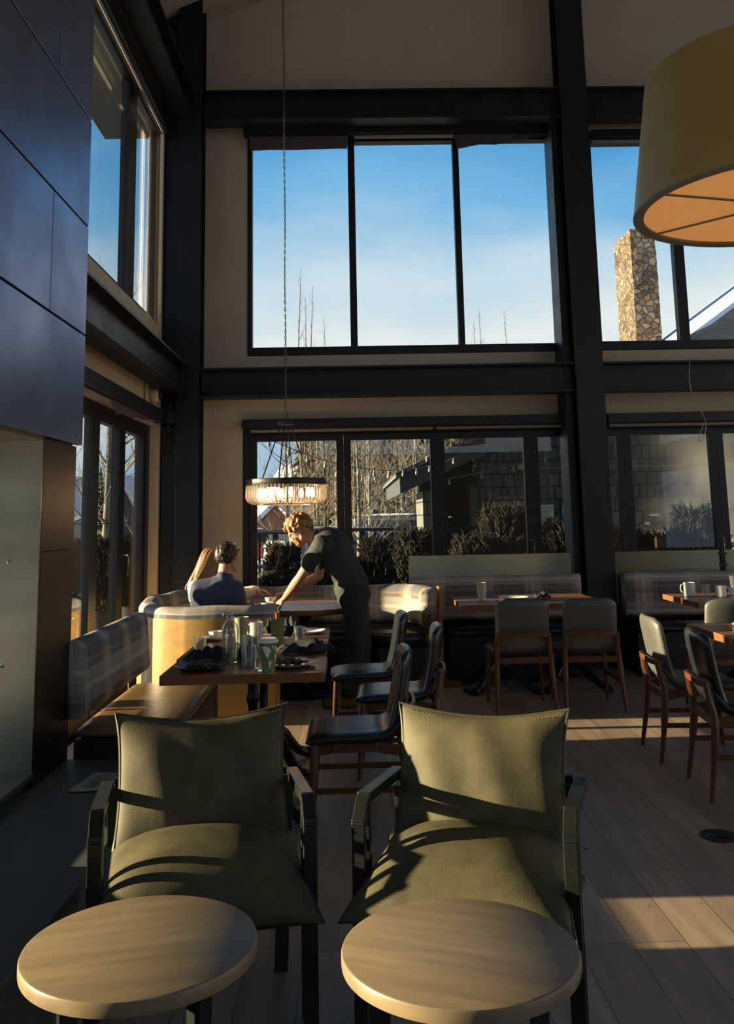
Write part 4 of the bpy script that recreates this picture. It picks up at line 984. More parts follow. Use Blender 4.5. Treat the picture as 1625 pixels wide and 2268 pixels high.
# ---- bare trees: one mesh each
def bare_tree(seed, h, r, spread=.5, n1=16, upright=.6, sub=5, base=.18):
    rd = random.Random(seed); g = G(); bend = [rd.uniform(-.03, .03) for _ in range(4)]
    def trunk(t): return Vector((h*bend[0]*math.sin(3*t)+h*bend[1]*t*t, h*bend[2]*math.sin(4*t), h*t))
    g.tube([trunk(k/12) for k in range(13)], [r*(1-.9*k/12) for k in range(13)], 7)
    def limb(p, d, L, r_, depth):
        pts = [p]; q = p.copy(); dd = d.copy(); n = 6 if depth == 0 else 4
        for k in range(n):
            dd = (dd+Vector((rd.uniform(-.2, .2), rd.uniform(-.2, .2), rd.uniform(-.06, .20)))).normalized(); q = q+dd*L/n; pts.append(q.copy())
        g.tube(pts, [r_*(1-.85*k/n) for k in range(n+1)], 4 if depth == 0 else 3, caps=False)
        if depth < 2:
            for _ in range(sub if depth == 0 else 3):
                k = rd.randint(1, n); a = Vector((rd.uniform(-1, 1), rd.uniform(-1, 1), rd.uniform(-.2, .9))).normalized()
                limb(pts[k], (dd*.9+a*.9).normalized(), L*rd.uniform(.35, .6), r_*.45, depth+1)
    for k in range(n1):
        t = base+(1-base)*(k+rd.random())/n1*.96; a = rd.uniform(0, 2*PI); u = upright*rd.uniform(.6, 1.4)
        limb(trunk(t), Vector((math.cos(a), math.sin(a), u)).normalized(), h*spread*(1-t*.75)*rd.uniform(.5, 1), r*.38*(1-t*.7), 0)
    return g
def evergreen(seed, h, rad, n=15):
    rd = random.Random(seed); g = G(); g.tube([(0, 0, 0), (0, 0, h*.97)], [h*.018, .01], 6)
    for k in range(n):
        t = .06+.92*k/n; z = h*t; R = rad*(1-t)**.85*rd.uniform(.85, 1.1); m = max(7, int(15*(1-t)))
        for q in range(m):
            a = 2*PI*(q+rd.random()*.8)/m; rr = R*rd.uniform(.75, 1.1); w_ = rr*.26; d = Vector((math.cos(a), math.sin(a), 0)); s_ = Vector((-d.y, d.x, 0)); p = Vector((0, 0, z))
            tip = p+d*rr+Vector((0, 0, -rr*.32)); mid = p+d*rr*.55+Vector((0, 0, -rr*.08))
            g.add([p+Vector((0, 0, .05*h)), mid+s_*w_, mid+Vector((0, 0, .10*rr)), mid-s_*w_, tip, mid-Vector((0, 0, .16*rr))], [(0, 1, 2), (0, 2, 3), (1, 4, 2), (2, 4, 3), (0, 5, 1), (0, 3, 5), (1, 5, 4), (3, 4, 5)])
    return g
AS = [bare_tree(s_, 9.5, .13, .42, 26, .75, 5, .16) for s_ in (11, 12, 13)]
ap = []
def tree_obj(name, g, m, label, cat, loc, rz=0, sc=1, group=None, src=None):
    if src is None: o = g.build(name, m, None, ang=180)
    else: o = src.copy(); C.objects.link(o)
    o.location = loc; o.rotation_euler = (0, 0, rz); o.scale = (sc, sc, sc); tag(o, label, cat, group); return o
spots = [(-1.15, 20.5, 1.0, 'white barked aspen seen behind the chandelier'), (.12, 19.2, 1.05, 'tall pale aspen in the middle of the second glass door'), (-.75, 24, 1.05, None), (.50, 23.0, .95, None), (2.4, 29, 1.0, None),
         (-1.9, 27, .9, None), (1.75, 30.5, 1.05, None), (2.0, 27.5, 1.0, None), (.2, 29.5, 1.1, None), (-.35, 33, 1.1, None), (2.7, 33, 1.15, None), (1.0, 35, 1.2, None), (1.9, 36.5, 1.2, None), (-1.3, 35.5, 1.1, None), (3.4, 30, 1.1, None), (4.1, 36, 1.2, None), (.65, 31.5, 1.0, None), (1.6, 33.5, 1.1, None), (2.3, 31, 1.05, None)]
first = {}
for k, (x, y, s_, lb) in enumerate(spots):
    q = k % 3
    o = tree_obj('aspen_tree', AS[q], M['bark'] if q < 2 else M['barkd2'], lb or 'bare leafless aspen in the thicket beyond the car park', 'tree', (x, y, ground_z(x, y)-.05), rnd.uniform(0, 6), (1.25+.178*y)/9.5*rnd.uniform(.93, 1.0), 'bare aspens beyond the car park', first.get(q)); first.setdefault(q, o)
    if k < 2: del o['group']
# tall thin tops that reach the upper windows
TP = bare_tree(31, 9.0, .05, .13, 22, 2.2, 2, .3)
f0 = None
for x, y, h, lb in ((-1.62, 30, 1.02, 0), (-1.35, 30, 1.13, 0), (-1.08, 30.5, 1.08, 0), (-.85, 31, .96, 0), (6.9, 40, 1.17, 1), (5.85, 40, 1.12, 1), (6.3, 41, 1.2, 1)):
    o = tree_obj('poplar_tree', TP, M['barkd'], ('slender bare poplar whose top shows in the upper window behind the chandelier chain', 'slender bare poplar whose top shows in the third upper window')[lb], 'tree', (x, y, ground_z(x, y)-.1), rnd.uniform(0, 6), h*(1.0 if lb else 1.02), 'bare poplar tops', f0); f0 = f0 or o
EV = [evergreen(s_, 9, 2.1, 20) for s_ in (1, 2)]
f1 = {}
for k in range(74):
    x = rnd.uniform(-3.5, 12) if k > 26 else rnd.uniform(-.2, 6.5); y = rnd.uniform(40, 74) if k > 26 else rnd.uniform(34, 44)
    if x < -1.2 and y < 62: y = 66
    j = max(0, min(1, (x+6)/7)); z = -.6+.10*max(0, y-40)*j
    o = tree_obj('evergreen_tree', EV[k % 2], M['ever'], 'dark evergreen on the wooded hillside behind the bare aspens', 'tree', (x, y, z-.5), rnd.uniform(0, 6), min(rnd.uniform(.75, 1.2), (1.2+.172*y-z)/9), 'evergreens on the hillside', f1.get(k % 2)); f1.setdefault(k % 2, o)
for x, y, s_, lb in ((-4.9, 44, .36, 'small sunlit fir beside the distant brown house'), (-14.2, 52, .6, 'small dark fir seen through the side doors')):
    tree_obj('fir_tree', EV[0], M['fir'], lb, 'tree', (x, y, -.6), 1, s_, None, None)
# tree outside the side doors
tree_obj('maple_tree', bare_tree(77, 6.6, .10, .62, 20, .6, 7, .22), M['bark'], 'large bare tree with spreading branches outside the side doors', 'tree', (-5.1, 19.0, -.25))
tree_obj('birch_tree', bare_tree(78, 5.5, .08, .6, 16, .8, 6, .15), M['bark'], 'smaller bare tree low behind the patio rail outside the side doors', 'tree', (-5.2, 24.0, -.25))
# ---- shrubs in planters
def shrub(seed, h, R, n=1300):
    rd = random.Random(seed); g = G()
    for k in range(n):
        a = rd.uniform(0, 2*PI); q = math.sqrt(rd.random()); t = rd.uniform(.05, .8); r_ = R*q*(1-t*.75)
        p = Vector((r_*math.cos(a)*.8, r_*math.sin(a)*.8, h*t)); d = Vector((math.cos(a)*rd.uniform(.2, 1.0), math.sin(a)*rd.uniform(.2, 1.0), rd.uniform(.5, 1.5))).normalized(); L_ = h*rd.uniform(.08, .18)
        p1 = p+d*L_*.5+Vector((rd.uniform(-.01, .01),)*3); p2 = p+d*L_
        g.tube([p, p1, p2], [.009, .007, .002], 3, caps=False)
        for _ in range(4):
            b = p+d*L_*rd.uniform(.3, .85); e_ = (d+Vector((rd.uniform(-.9, .9), rd.uniform(-.9, .9), rd.uniform(-.2, .7)))).normalized(); g.tube([b, b+e_*L_*.38], [.006, .0015], 3, caps=False)
    g.tube([(0, 0, -.05), (0, 0, h*.6)], [.02, .008], 6)
    return g
SH = [shrub(s_, .75, .32) for s_ in (1, 2, 3)]
def planter(x, y, k, label, h=1.0, w=.5, z=0):
    e = empty('planted_shrub', label, 'shrub', (x, y, -.1), 0, 'potted junipers on the patio')
    G().lathe([(0, 0), (.17, 0), (.21, .40), (.225, .42), (.225, .46), (.20, .46), (.19, .40), (0, .40)], 20).build('planter', M['metalgrey'], e)
    if k not in SHO: SHO[k] = SH[k].build('foliage', M['shrub'], e, ang=180); f = SHO[k]
    else: f = SHO[k].copy(); link(f, e)
    f.location = (0, 0, .40); f.scale = (h*1.35, h*1.35, h*1.38); f.rotation_euler = (0, 0, x*3)
    return e
SHO = {}
for x, y, k, h, lb in ((-.85, 11.4, 0, .95, 'low sunlit juniper behind the outdoor bar table, at the left glass door'), (-.42, 11.0, 1, .8, 'low juniper partly behind the waiter\'s arms'), (.32, 11.2, 2, 1.0, 'dark juniper just right of the waiter\'s back'), (.74, 11.0, 0, 1.1, 'dark juniper left of the ribbed glass screen'),
     (1.48, 11.6, 1, 1.0, 'smaller dark juniper beside the large one in the third glass door'), (1.92, 11.4, 2, 1.38, 'largest dark juniper, in the middle of the third glass door'), (2.60, 11.2, 0, 1.18, 'dark juniper in front of the white sign'), (2.98, 11.0, 1, 1.08, 'dark juniper just left of the steel post'),
     (3.42, 11.3, 2, 1.02, 'dark juniper just right of the steel post'), (3.72, 11.2, 0, .98, 'smaller dark juniper at the left of the steamy door'), (4.28, 11.3, 2, 1.32, 'large dark juniper in the middle of the steamy door'), (4.98, 11.3, 1, 1.0, 'dark juniper at the right edge of the picture')):
    planter(x, y, k, lb, h)
for x, y, k, lb in ((-3.25, 12.2, 1, 'dark juniper at the middle pane of the side doors'), (-3.0, 12.9, 0, 'dark juniper at the right pane of the side doors'), (-3.5, 11.2, 2, 'snow dusted juniper at the left pane of the side doors')):
    planter(x, y, k, lb, 1.05)
# ---- railing
def railing(x0, x1, y, label, n):
    e = empty('patio_railing', label, 'railing', ((x0+x1)/2, y, -.1), 0, 'black patio railings')
    w_ = (x1-x0)/2
    bx(-w_, w_, -.025, .025, 1.37, 1.41).build('top_rail', M['black'], e, smooth=False); bx(-w_, w_, -.015, .015, .10, .13).build('bottom_rail', M['black'], e, smooth=False)
    p0 = None
    for k in range(n+1):
        o = bx(-.018, .018, -.018, .018, 0, 1.39).build('post', M['black'], e, smooth=False) if p0 is None else p0.copy()
        if p0 is not None: link(o, e)
        p0 = p0 or o; o.location.x = -w_+2*w_*k/n
    g = G()
    for q in range(5): g.box(-w_, w_, -.003, .003, .3+.2*q, .306+.2*q)
    g.build('wires', M['black'], e, smooth=False)
railing(-2.6, 0.95, 14.2, 'black wire railing along the patio behind the waiter', 6)
railing(1.2, 2.0, 14.4, 'short black railing by the porch of the shingled building', 2)
e = empty('patio_railing', 'black railing across the snow outside the side doors', 'railing', (-4.0, 13.5, -.1), 0, 'black patio railings')
bx(-1.4, 1.2, -.04, .04, 1.18, 1.32).build('top_rail', M['metalgrey'], e, smooth=False); bx(-1.4, 1.2, -.01, .01, 1.56, 1.575).build('upper_wire', M['black'], e, smooth=False)
for k in range(5): bx(-1.4+.62*k, -1.36+.62*k, -.02, .02, 0, 1.56).build('post', M['metalgrey'], e, smooth=False)
# ---- patio tables and stools
def bar_table(label, x, y, h, w, round_=True):
    e = empty('patio_table', label, 'table', (x, y, -.1), 0, 'patio bar tables')
    g = G()
    if round_: g.lathe([(0, h+.07), (w/2, h+.07), (w/2, h+.1), (0, h+.1)], 36)
    else: g.box(-w/2, w/2, -.3, .3, h+.06, h+.1)
    g.build('table_top', M['metalgrey'], e); bx(-.04, .04, -.04, .04, .02, h+.07).build('pedestal', M['metalgrey'], e, smooth=False); bx(-.25, .25, -.25, .25, 0, .02).build('foot_plate', M['metalgrey'], e, smooth=False)
bar_table('tall grey patio bar table just left of the waiter\'s head', -.70, 11.9, 1.21, .60)
bar_table('long grey patio counter against the railing at the left glass door', -1.15, 13.9, 1.30, .9, False)
bar_table('grey patio counter behind the waiter at the second glass door', .16, 13.5, 1.33, .75, False)
bar_table('lower grey patio table behind the waiter\'s arms', -.50, 12.6, .93, .62)
bar_table('lower grey patio table at the left edge of the first glass door', -1.15, 12.4, .88, .55)
def stool(label, x, y):
    e = empty('bar_stool', label, 'stool', (x, y, -.1), 0, 'patio bar stools')
    bx(-.18, .18, -.18, .18, .70, .73).build('seat', M['metalgrey'], e, smooth=False)
    for sx in (-1, 1):
        for sy in (-1, 1): G().bar((sx*.16, sy*.16, .70), (sx*.19, sy*.19, 0), .02, .02).build('leg', M['metalgrey'], e, smooth=False)
    g = G(); g.box(-.17, .17, -.19, -.17, .25, .27).box(-.17, .17, .17, .19, .25, .27); g.build('foot_rest', M['metalgrey'], e, smooth=False)
stool('dark patio stool behind the seated man, left', -1.22, 11.7); stool('dark patio stool under the tall bar table', -.93, 12.1); stool('dark patio stool beside the waiter\'s arms', -.28, 12.3)
# ---- air conditioning unit
e = empty('air_conditioner', 'dark slatted air conditioning unit beside the shingled corner', 'air conditioner', (1.03, 14.0, -.1))
bx(-.17, .17, -.15, .2, .0, 1.32).build('cabinet', M['black'], e, smooth=False, bevel=.01); bx(-.175, .175, -.16, .21, 1.32, 1.36).build('lid', M['metalgrey'], e, smooth=False)
g = G()
for k in range(15): g.bar((-.15, -.158, .1+.078*k), (.15, -.158, .1+.078*k), .012, .02)
g.build('louvre', M['metalgrey'], e, smooth=False)
for x in (-.16, .16): bx(x-.01, x+.01, -.17, -.15, 0, 1.34).build('edge_trim', M['metalgrey'], e, smooth=False)
# ---- cars
def vehicle(name, label, cat, loc, rz, bodyc, pickup):
    e = empty(name, label, cat, loc, rz)
    m = mat('paint', bodyc, .25, spec=.7)
    L_, W_ = (5.6, 2.0) if pickup else (4.6, 1.8); g = G()
    if pickup: prof = [(-2.8, .55), (-2.8, 1.12), (-.75, 1.15), (-.65, 1.80), (.85, 1.82), (1.35, 1.22), (2.65, 1.08), (2.8, .9), (2.8, .5), (2.3, .42), (-2.5, .45)]
    else: prof = [(-2.3, .5), (-2.25, 1.0), (-1.9, 1.45), (.3, 1.50), (1.05, 1.05), (2.2, .88), (2.3, .5), (1.9, .35), (-2.0, .35)]
    Mx = Matrix.Rotation(PI/2, 4, 'X'); g.prism(prof, -W_/2, W_/2, Mx); g.build('body', m, e, smooth=False, bevel=.05)
    zt = 1.72 if pickup else 1.42; zb = 1.2 if pickup else 1.02; a, b = (-.62, .82) if pickup else (-1.7, .35)
    for s_ in (-1, 1): g = G(); g.prism([(a, zb), (a+.03, zt), (b-.05, zt), (b+.35, zb)], -.01, .01, Matrix.Translation((0, s_*(W_/2+.005), 0)) @ Mx); g.build('side_window', M['darkglass'], e, smooth=False)
    xb = -.68 if pickup else -2.02; bx(xb-.06, xb-.02, -W_/2+.15, W_/2-.15, zb+.03, zt-.02).build('rear_window', M['darkglass'], e, smooth=False)
    for s_ in (-1, 1): bx(-L_/2-.02, -L_/2+.02, s_*(W_/2-.12)-.08, s_*(W_/2-.12)+.08, .75, 1.05).build('tail_light', M['tail'], e, smooth=False)
    bx(-L_/2-.03, -L_/2, -.25, .25, .70, .84).build('number_plate', M['white'], e, smooth=False)
    for x in (-L_*.31, L_*.31):
        for s_ in (-1, 1):
            w0 = G().lathe([(.0, -.12), (.36, -.12), (.40, -.08), (.40, .08), (.36, .12), (0, .12)], 24, c=(x, s_*(W_/2-.1), .40), M=Mx).build('wheel', M['black'], e)
            G().lathe([(0, -.02), (.22, -.02), (.24, .0), (.22, .02), (0, .02)], 16, c=(x, s_*(W_/2+.03), .40), M=Mx).build('hub_cap', M['chrome'], w0)
    g = G(); g.pad(lambda u, v: (.1+.7*u if pickup else -.7+1.0*u, (W_/2-.12)*v, 1.84 if pickup else 1.52), .04, 10, 10, p=8); g.build('snow_cover', M['snow'], e)
M['darkglass'] = mat('dark_car_glass', (.01, .012, .014), .1); M['tail'] = mat('tail_light_red', (.4, .02, .02), .3)
vehicle('pickup_truck', 'dark pickup truck parked beyond the railing, seen right of the waiter', 'pickup truck', (1.25, 26.5, -.30), math.radians(62), (.02, .022, .028), True)
vehicle('car', 'light grey parked car at the second glass door, left of the pickup', 'car', (-.05, 25.2, -.30), math.radians(28), (.25, .27, .30), False)
vehicle('car', 'small red and white car far off behind the first glass door', 'car', (-3.6, 36, -.40), math.radians(8), (.35, .12, .10), False)
# ---- distant houses
def house(label, loc, w_, d_, h, rh, wallm, rz=0):
    e = empty('house', label, 'house', loc, rz); bx(-w_/2, w_/2, -d_/2, d_/2, 0, h).build('walls', wallm, e, smooth=False)
    g = G(); o_ = .4; v = [(-w_/2-o_, -d_/2-o_, h-.2), (0, -d_/2-o_, h+rh), (w_/2+o_, -d_/2-o_, h-.2), (-w_/2-o_, d_/2+o_, h-.2), (0, d_/2+o_, h+rh), (w_/2+o_, d_/2+o_, h-.2)]
    v += [(x, y, z+.25) for x, y, z in v]; g.add(v, [(0, 3, 4, 1), (1, 4, 5, 2), (6, 7, 10, 9), (7, 8, 11, 10), (0, 1, 7, 6), (1, 2, 8, 7), (3, 9, 10, 4), (4, 10, 11, 5), (0, 6, 9, 3), (2, 5, 11, 8)]); g.build('snowy_roof', M['snow'], e, smooth=False)
    g = G(); g.add([(-w_/2, -d_/2+.01, h-.1), (w_/2, -d_/2+.01, h-.1), (0, -d_/2+.01, h+rh-.1)], [(0, 1, 2)]); g.build('gable', wallm, e, smooth=False)
    for x in (-w_/4, w_/4): bx(x-.3, x+.3, -d_/2-.03, -d_/2, h*.45, h*.75).build('window', M['darkglass'], e, smooth=False)
M['brownwall'] = mat('brown_timber', (.20, .10, .06), .8)
house('small brown gabled house with snowy roof far behind the waiter\'s head', (-3.9, 50, -.6), 2.6, 4, 1.5, 1.35, M['brownwall'])
house('second brown gabled house beside the first, far behind the waiter', (-2.6, 53, -.6), 2.0, 4, 1.7, 1.0, M['brownwall'])
house('low grey house with snowy roof seen through the middle side pane', (-19.0, 72, -1.0), 7, 6, 1.8, 1.6, M['trimgrey'])
house('dark peaked house seen through the right side pane', (-15.2, 62, -1.0), 3, 4, 2.6, 2.8, M['fascia'])
# ---- shingled building across the patio
e = empty('shingled_building', 'dark grey shingled building with sloping gable roof across the patio', 'building', (4.5, 15.5, -.1)); ox, oy, oz = 4.5, 15.5, -.1
def bb(name, m, x0, x1, y0, y1, z0, z1, par=None, **k): return bx(x0-ox, x1-ox, y0-oy, y1-oy, z0-oz, z1-oz).build(name, m, par or e, smooth=False, **k)
rz_ = lambda x: 1.90+.445*(x-.92)
g = G(); g.prism([(2.0-ox, 0), (2.0-ox, rz_(2.0)-.05+.1), (9.5-ox, rz_(9.5)+.1), (9.5-ox, 0)], 0, -.3, Matrix.Translation((0, 14.0-oy, 0)) @ Matrix.Rotation(PI/2, 4, 'X')); g.build('gable_wall', M['shing'], e, smooth=False)
bb('porch_wall', M['fascia'], 1.15, 2.05, 15.2, 15.4, -.1, 2.4); bb('corner_pier', M['shing2'], 1.10, 1.24, 14.0, 15.4, -.1, 1.86)
bb('projecting_bay', M['shing2'], 2.22, 2.80, 13.78, 14.0, -.1, 1.76); bb('bay_side', M['shing2'], 2.10, 2.24, 13.9, 15.3, -.1, 1.82)
fr = bb('window_frame', M['trimgrey'], 1.92, 2.10, 14.9, 14.94, .55, 1.98); bb('curtain', mat('pale_curtain', (.50, .52, .36), .8), 1.95, 2.07, 14.87, 14.90, .6, 1.93, fr)
g = G(); nrm = Vector((-.445, 0, 1)).normalized()
g.add([(x-ox, y-oy, rz_(x)+dz-oz) for x in (.72, 9.6) for y in (13.3, 19) for dz in (0, .26)], [(0, 1, 3, 2), (4, 6, 7, 5), (0, 4, 5, 1), (2, 3, 7, 6), (1, 5, 7, 3), (0, 2, 6, 4)]); g.build('roof_fascia', M['fascia'], e, smooth=False)
g = G(); g.add([(x-ox, y-oy, rz_(x)+dz-oz) for x in (.66, 9.6) for y in (13.24, 19) for dz in (.265, .33)], [(0, 1, 3, 2), (4, 6, 7, 5), (0, 4, 5, 1), (2, 3, 7, 6), (1, 5, 7, 3), (0, 2, 6, 4)]); g.build('shake_roof', M['shing2'], e, smooth=False)
lf = bb('wall_lamp', M['trimgrey'], 2.56, 2.80, 13.88, 14.0, 2.18, 2.25); G().pad(lambda u, v: ((2.68-ox)+.12*u, 13.93-oy+.07*v, 2.20-oz), .05, 8, 8, p=3).build('lamp_globe', M['white2'], lf)
for a in ((2.46, 2.52, 1.02, 1.08), (2.46, 2.52, .94, .975), (1.47, 1.51, 1.45, 1.475)): bb('door_plate', M['white'], a[0], a[1], 13.76, 13.78, a[2], a[3])
g = G(); g.box(2.8-ox, 9.3-ox, 13.985-oy, 14.0-oy, 2.17-oz, 2.185-oz); g.build('conduit', M['trimgrey'], e, smooth=False)
for a in ((4.10, 4.17, 1.42, 1.46), (4.58, 4.72, 1.42, 1.445), (4.50, 4.57, 1.29, 1.325), (4.93, 5.06, 1.30, 1.33)): bb('wall_label', M['white'], a[0], a[1], 13.985, 14.0, a[2], a[3])
bb('notice', mat('notice_board', (.50, .52, .52), .6), 5.14, 5.28, 13.98, 14.0, 1.10, 1.31, bevel=.01)
lv = bb('vent_louvre', mat('cream_louvre', (.40, .36, .26), .7), 5.36, 6.0, 13.94, 14.0, .30, .92)
for k in range(9): bb('louvre_slat', M['trimgrey'], 5.5, 6.0, 13.925, 13.94, .36+.06*k, .375+.06*k, lv)
# the pool notice on the wall
sgn = empty('wall_sign', 'white printed rules sign on the shingled wall beside the blue towel', 'sign', (3.0, 13.97, 1.27))
bx(-.14, .10, -.006, .006, -.36, .35).build('sign_board', mat('sign_white', (.55, .58, .60), .6), sgn, smooth=False)
def text(s_, size, loc, parent, m, name):
    cu = bpy.data.curves.new(name, 'FONT'); cu.body = s_; cu.size = size; cu.align_x = 'CENTER'; cu.extrude = .0008; cu.materials.append(m)
    t_ = bpy.data.objects.new(name+'_curve', cu); C.objects.link(t_); bpy.context.view_layer.update(); me = bpy.data.meshes.new_from_object(t_.evaluated_get(bpy.context.evaluated_depsgraph_get())); bpy.data.objects.remove(t_)
    o = bpy.data.objects.new(name, me); link(o, parent); o.location = loc; o.rotation_euler = (PI/2, 0, 0); return o
M['ink'] = mat('grey_ink', (.08, .09, .10), .6)
text('AND SPA RULES', .030, (-.02, -.008, .295), sgn, M['ink'], 'heading_text')
rd = random.Random(2); k = 0; zz = .26
g = G()
while zz > -.32:
    if k % 5 != 4: g.box(-.115, -.115+rd.uniform(.12, .19) if zz > -.18 else -.05, -.0075, -.006, zz, zz+.005)
    zz -= .017; k += 1
g.build('body_text', M['ink'], sgn, smooth=False)
# towel on its hook
e2 = empty('blue_towel', 'light blue cloth strap hanging in a loop from a hook on the shingled wall', 'towel', (3.32, 13.93, 1.4))
g = G(); g.tube(catmull([(-.08, 0, .20), (-.02, 0, .27), (.05, 0, .20), (.07, 0, -.02), (.02, 0, -.09), (-.06, 0, -.04), (-.09, 0, .08)], 6, closed=True), .014, 8, closed=True); g.build('loop', M['towelblue'], e2)
g = G(); g.pad(lambda u, v: (.0+.075*u*(1-.5*abs(v))+.02*math.sin(3*v), .01*math.sin(7*u), -.03+.19*v), .018, 12, 12, p=3); g.build('hanging_cloth', M['towelblue'], e2)
bx(-.14, -.04, .01, .03, -.15, .0).build('bracket_plate', M['trimgrey'], e2, smooth=False); G().tube([(.03, .0, .08), (.16, -.02, .085)], .006, 6).build('hook', M['white'], e2)
e3 = G().tube(catmull([(3.44, 13.9, 1.02), (3.46, 13.9, .86), (3.50, 13.9, .88), (3.50, 13.9, 1.05), (3.58, 13.9, 1.22), (3.74, 13.9, 1.28)], 6), .008, 6).build('blue_hose', M['towelblue']); tag(e3, 'thin pale blue cord looping down the shingled wall right of the towel', 'cord')
e4 = empty('storage_bench', 'outdoor storage box with pink and cream pads by the large juniper', 'box', (2.55, 12.6, -.1))
G().prism([(-.12, .98), (.0, 1.12), (.07, .98)], 0, .04, Matrix.Rotation(PI/2, 4, 'X')).build('pink_pad', mat('pink_pad', (.40, .16, .13), .8), e4, smooth=False); G().prism([(.06, .98), (.16, 1.10), (.24, .98)], .02, .06, Matrix.Rotation(PI/2, 4, 'X')).build('cream_pad', mat('cream_pad', (.42, .36, .27), .8), e4, smooth=False)
bx(-.25, .3, -.12, .14, .0, .98).build('storage_box', M['metalgrey'], e4, smooth=False)
# ---- string lights
def string_lights(label, a, b, sag, n):
    e = empty('string_lights', label, 'string lights', a, 0, 'string lights over the patio'); a = Vector(a); b = Vector(b)-a
    P = lambda t: Vector((b.x*t, b.y*t, b.z*t-sag*4*t*(1-t)))
    G().tube([P(k/30) for k in range(31)], .006, 4).build('wire', M['trimgrey'], e)
    f = None
    for k in range(n):
        if f is None: f = o = G().lathe([(0, -.09), (.012, -.087), (.021, -.07), (.019, -.05), (.011, -.035), (.010, -.008), (0, -.008)], 10).build('bulb', M['bulbglass'], e)
        else: o = f.copy(); link(o, e)
        o.location = P((k+.5)/n)
string_lights('string lights sloping across the shingled gable', (1.20, 13.35, 1.98), (4.2, 13.98, 2.66), .05, 6)
string_lights('string lights along the roof edge in the third glass door', (1.2, 13.3, 2.36), (3.1, 13.98, 2.86), .12, 6)
string_lights('string lights hanging in front of the bare aspens', (-1.2, 9.68, 2.52), (1.6, 13.3, 2.35), .35, 14)
string_lights('lower string lights swinging before the second glass door', (-.3, 13.4, 2.2), (1.4, 13.2, 2.55), .25, 9)
# ---- lodge roof and stone chimney seen in the upper window
e = empty('lodge', 'snow topped dark gable roof at the far right upper window', 'building', (11, 24, 0))
g = G(); sl = .70; X0 = 9.25; zf = lambda x: 6.05+sl*(x-X0)
for (dz0, dz1, m_, nm) in ((-.5, 0, M['fascia'], 'roof_fascia'), (0, .14, M['snow'], 'snow_layer')):
    g = G(); g.add([(x-11, y-24, zf(x)+dz) for x in (X0-.05, 16) for y in (24, 32) for dz in (dz0, dz1)], [(0, 1, 3, 2), (4, 6, 7, 5), (0, 4, 5, 1), (2, 3, 7, 6), (1, 5, 7, 3), (0, 2, 6, 4)]); g.build(nm, m_, e, smooth=False)
g = G(); g.prism([(X0-11, -.3), (X0-11, zf(X0)-.5), (5, zf(16)-.5), (5, -.3)], 0, -.3, Matrix.Translation((0, .6, 0)) @ Matrix.Rotation(PI/2, 4, 'X')); g.build('lodge_wall', M['shing'], e, smooth=False)
e = empty('stone_chimney', 'tall fieldstone chimney against the blue sky beside the pendant lamp', 'chimney', (10.2, 30.9, 0))
g = G(); rd = random.Random(9)
NZ = 44; sec = 8
def edgepts(z):
    w_, d_ = .43, .95; out_ = []
    for (x, y) in [(-w_+2*w_*k/8, -d_) for k in range(8)]+[(w_, -d_+2*d_*k/12) for k in range(12)]+[(w_-2*w_*k/8, d_) for k in range(8)]+[(-w_, d_-2*d_*k/12) for k in range(12)]:
        nz_ = noise.noise(Vector((x*4, y*4, z*4)))*.045; l_ = math.hypot(x, y); out_.append((x*(1+nz_/l_), y*(1+nz_/l_), z))
    return out_
vs = []; per = 40
for k in range(NZ+1): vs += edgepts(3.5+(11.15-3.5)*k/NZ)
fs = [(k*per+i, k*per+(i+1) % per, (k+1)*per+(i+1) % per, (k+1)*per+i) for k in range(NZ) for i in range(per)]+[tuple(NZ*per+i for i in range(per)), tuple(range(per))[::-1]]
g.add(vs, fs); g.build('shaft', M['stone'], e, ang=30)
g = G(); g.lathe([(0, -.05), (.30, 0), (.28, .12), (.10, .26), (0, .28)], 9, c=(.05, -.4, 11.12)); g.v = [(x+.05*math.sin(9*y), y, z+.05*math.sin(7*x)) for x, y, z in g.v]; g.build('cap_stones', M['stone'], e, ang=20)
bx(-.42, .42, -.9, .9, -.4, 3.6).build('base_shaft', M['stone'], e, smooth=False)
# ---- roof overhang outside the side windows
g = G(); g.box(-3.25, -2.30, -6.4, 11.7, 6.62, 6.80).box(-2.3, -2.13, -6.4, 9.66, 6.62, 6.7)
struct(g, 'trim_10', M['soffit'], label='olive grey roof overhang outside the side windows')
# ---- steam from the hot tub
o = bx(3.9, 8.5, 12.3, 13.75, .2, 2.9).build('steam', M['steam'], None, smooth=False); tag(o, 'drifting pale steam in front of the shingled wall', 'steam', kind='stuff')
# ================================================================ people
def capsule(g, a, b, ra, rb, n=14, m=5, sx=1):
    a = Vector(a); b = Vector(b); t = (b-a); L_ = t.length
    if L_ < 1e-6: t = Vector((0, 0, 1))
    t.normalize(); pts = []; rs = []
    for k in range(m+1): q = PI/2*(1-k/m); pts.append(a-t*ra*math.sin(q)); rs.append(max(ra*math.cos(q), 1e-4))
    for k in range(m+1): q = PI/2*k/m; pts.append(b+t*rb*math.sin(q)); rs.append(max(rb*math.cos(q), 1e-4))
    g.tube(pts, rs, n)
def ellipsoid(g, c, r, M_=None, n=20, m=12):
    vs = []; fs = []
    for j in range(m+1):
        ph = PI*j/m
        for i in range(n):
            a = 2*PI*i/n; p = Vector((r[0]*math.sin(ph)*math.cos(a), r[1]*math.sin(ph)*math.sin(a), r[2]*math.cos(ph)))
            if M_: p = M_ @ p
            vs.append(Vector(c)+p)
    for j in range(m):
        for i in range(n): fs.append((j*n+i, (j+1)*n+i, (j+1)*n+(i+1) % n, j*n+(i+1) % n))
    g.add(vs, fs)
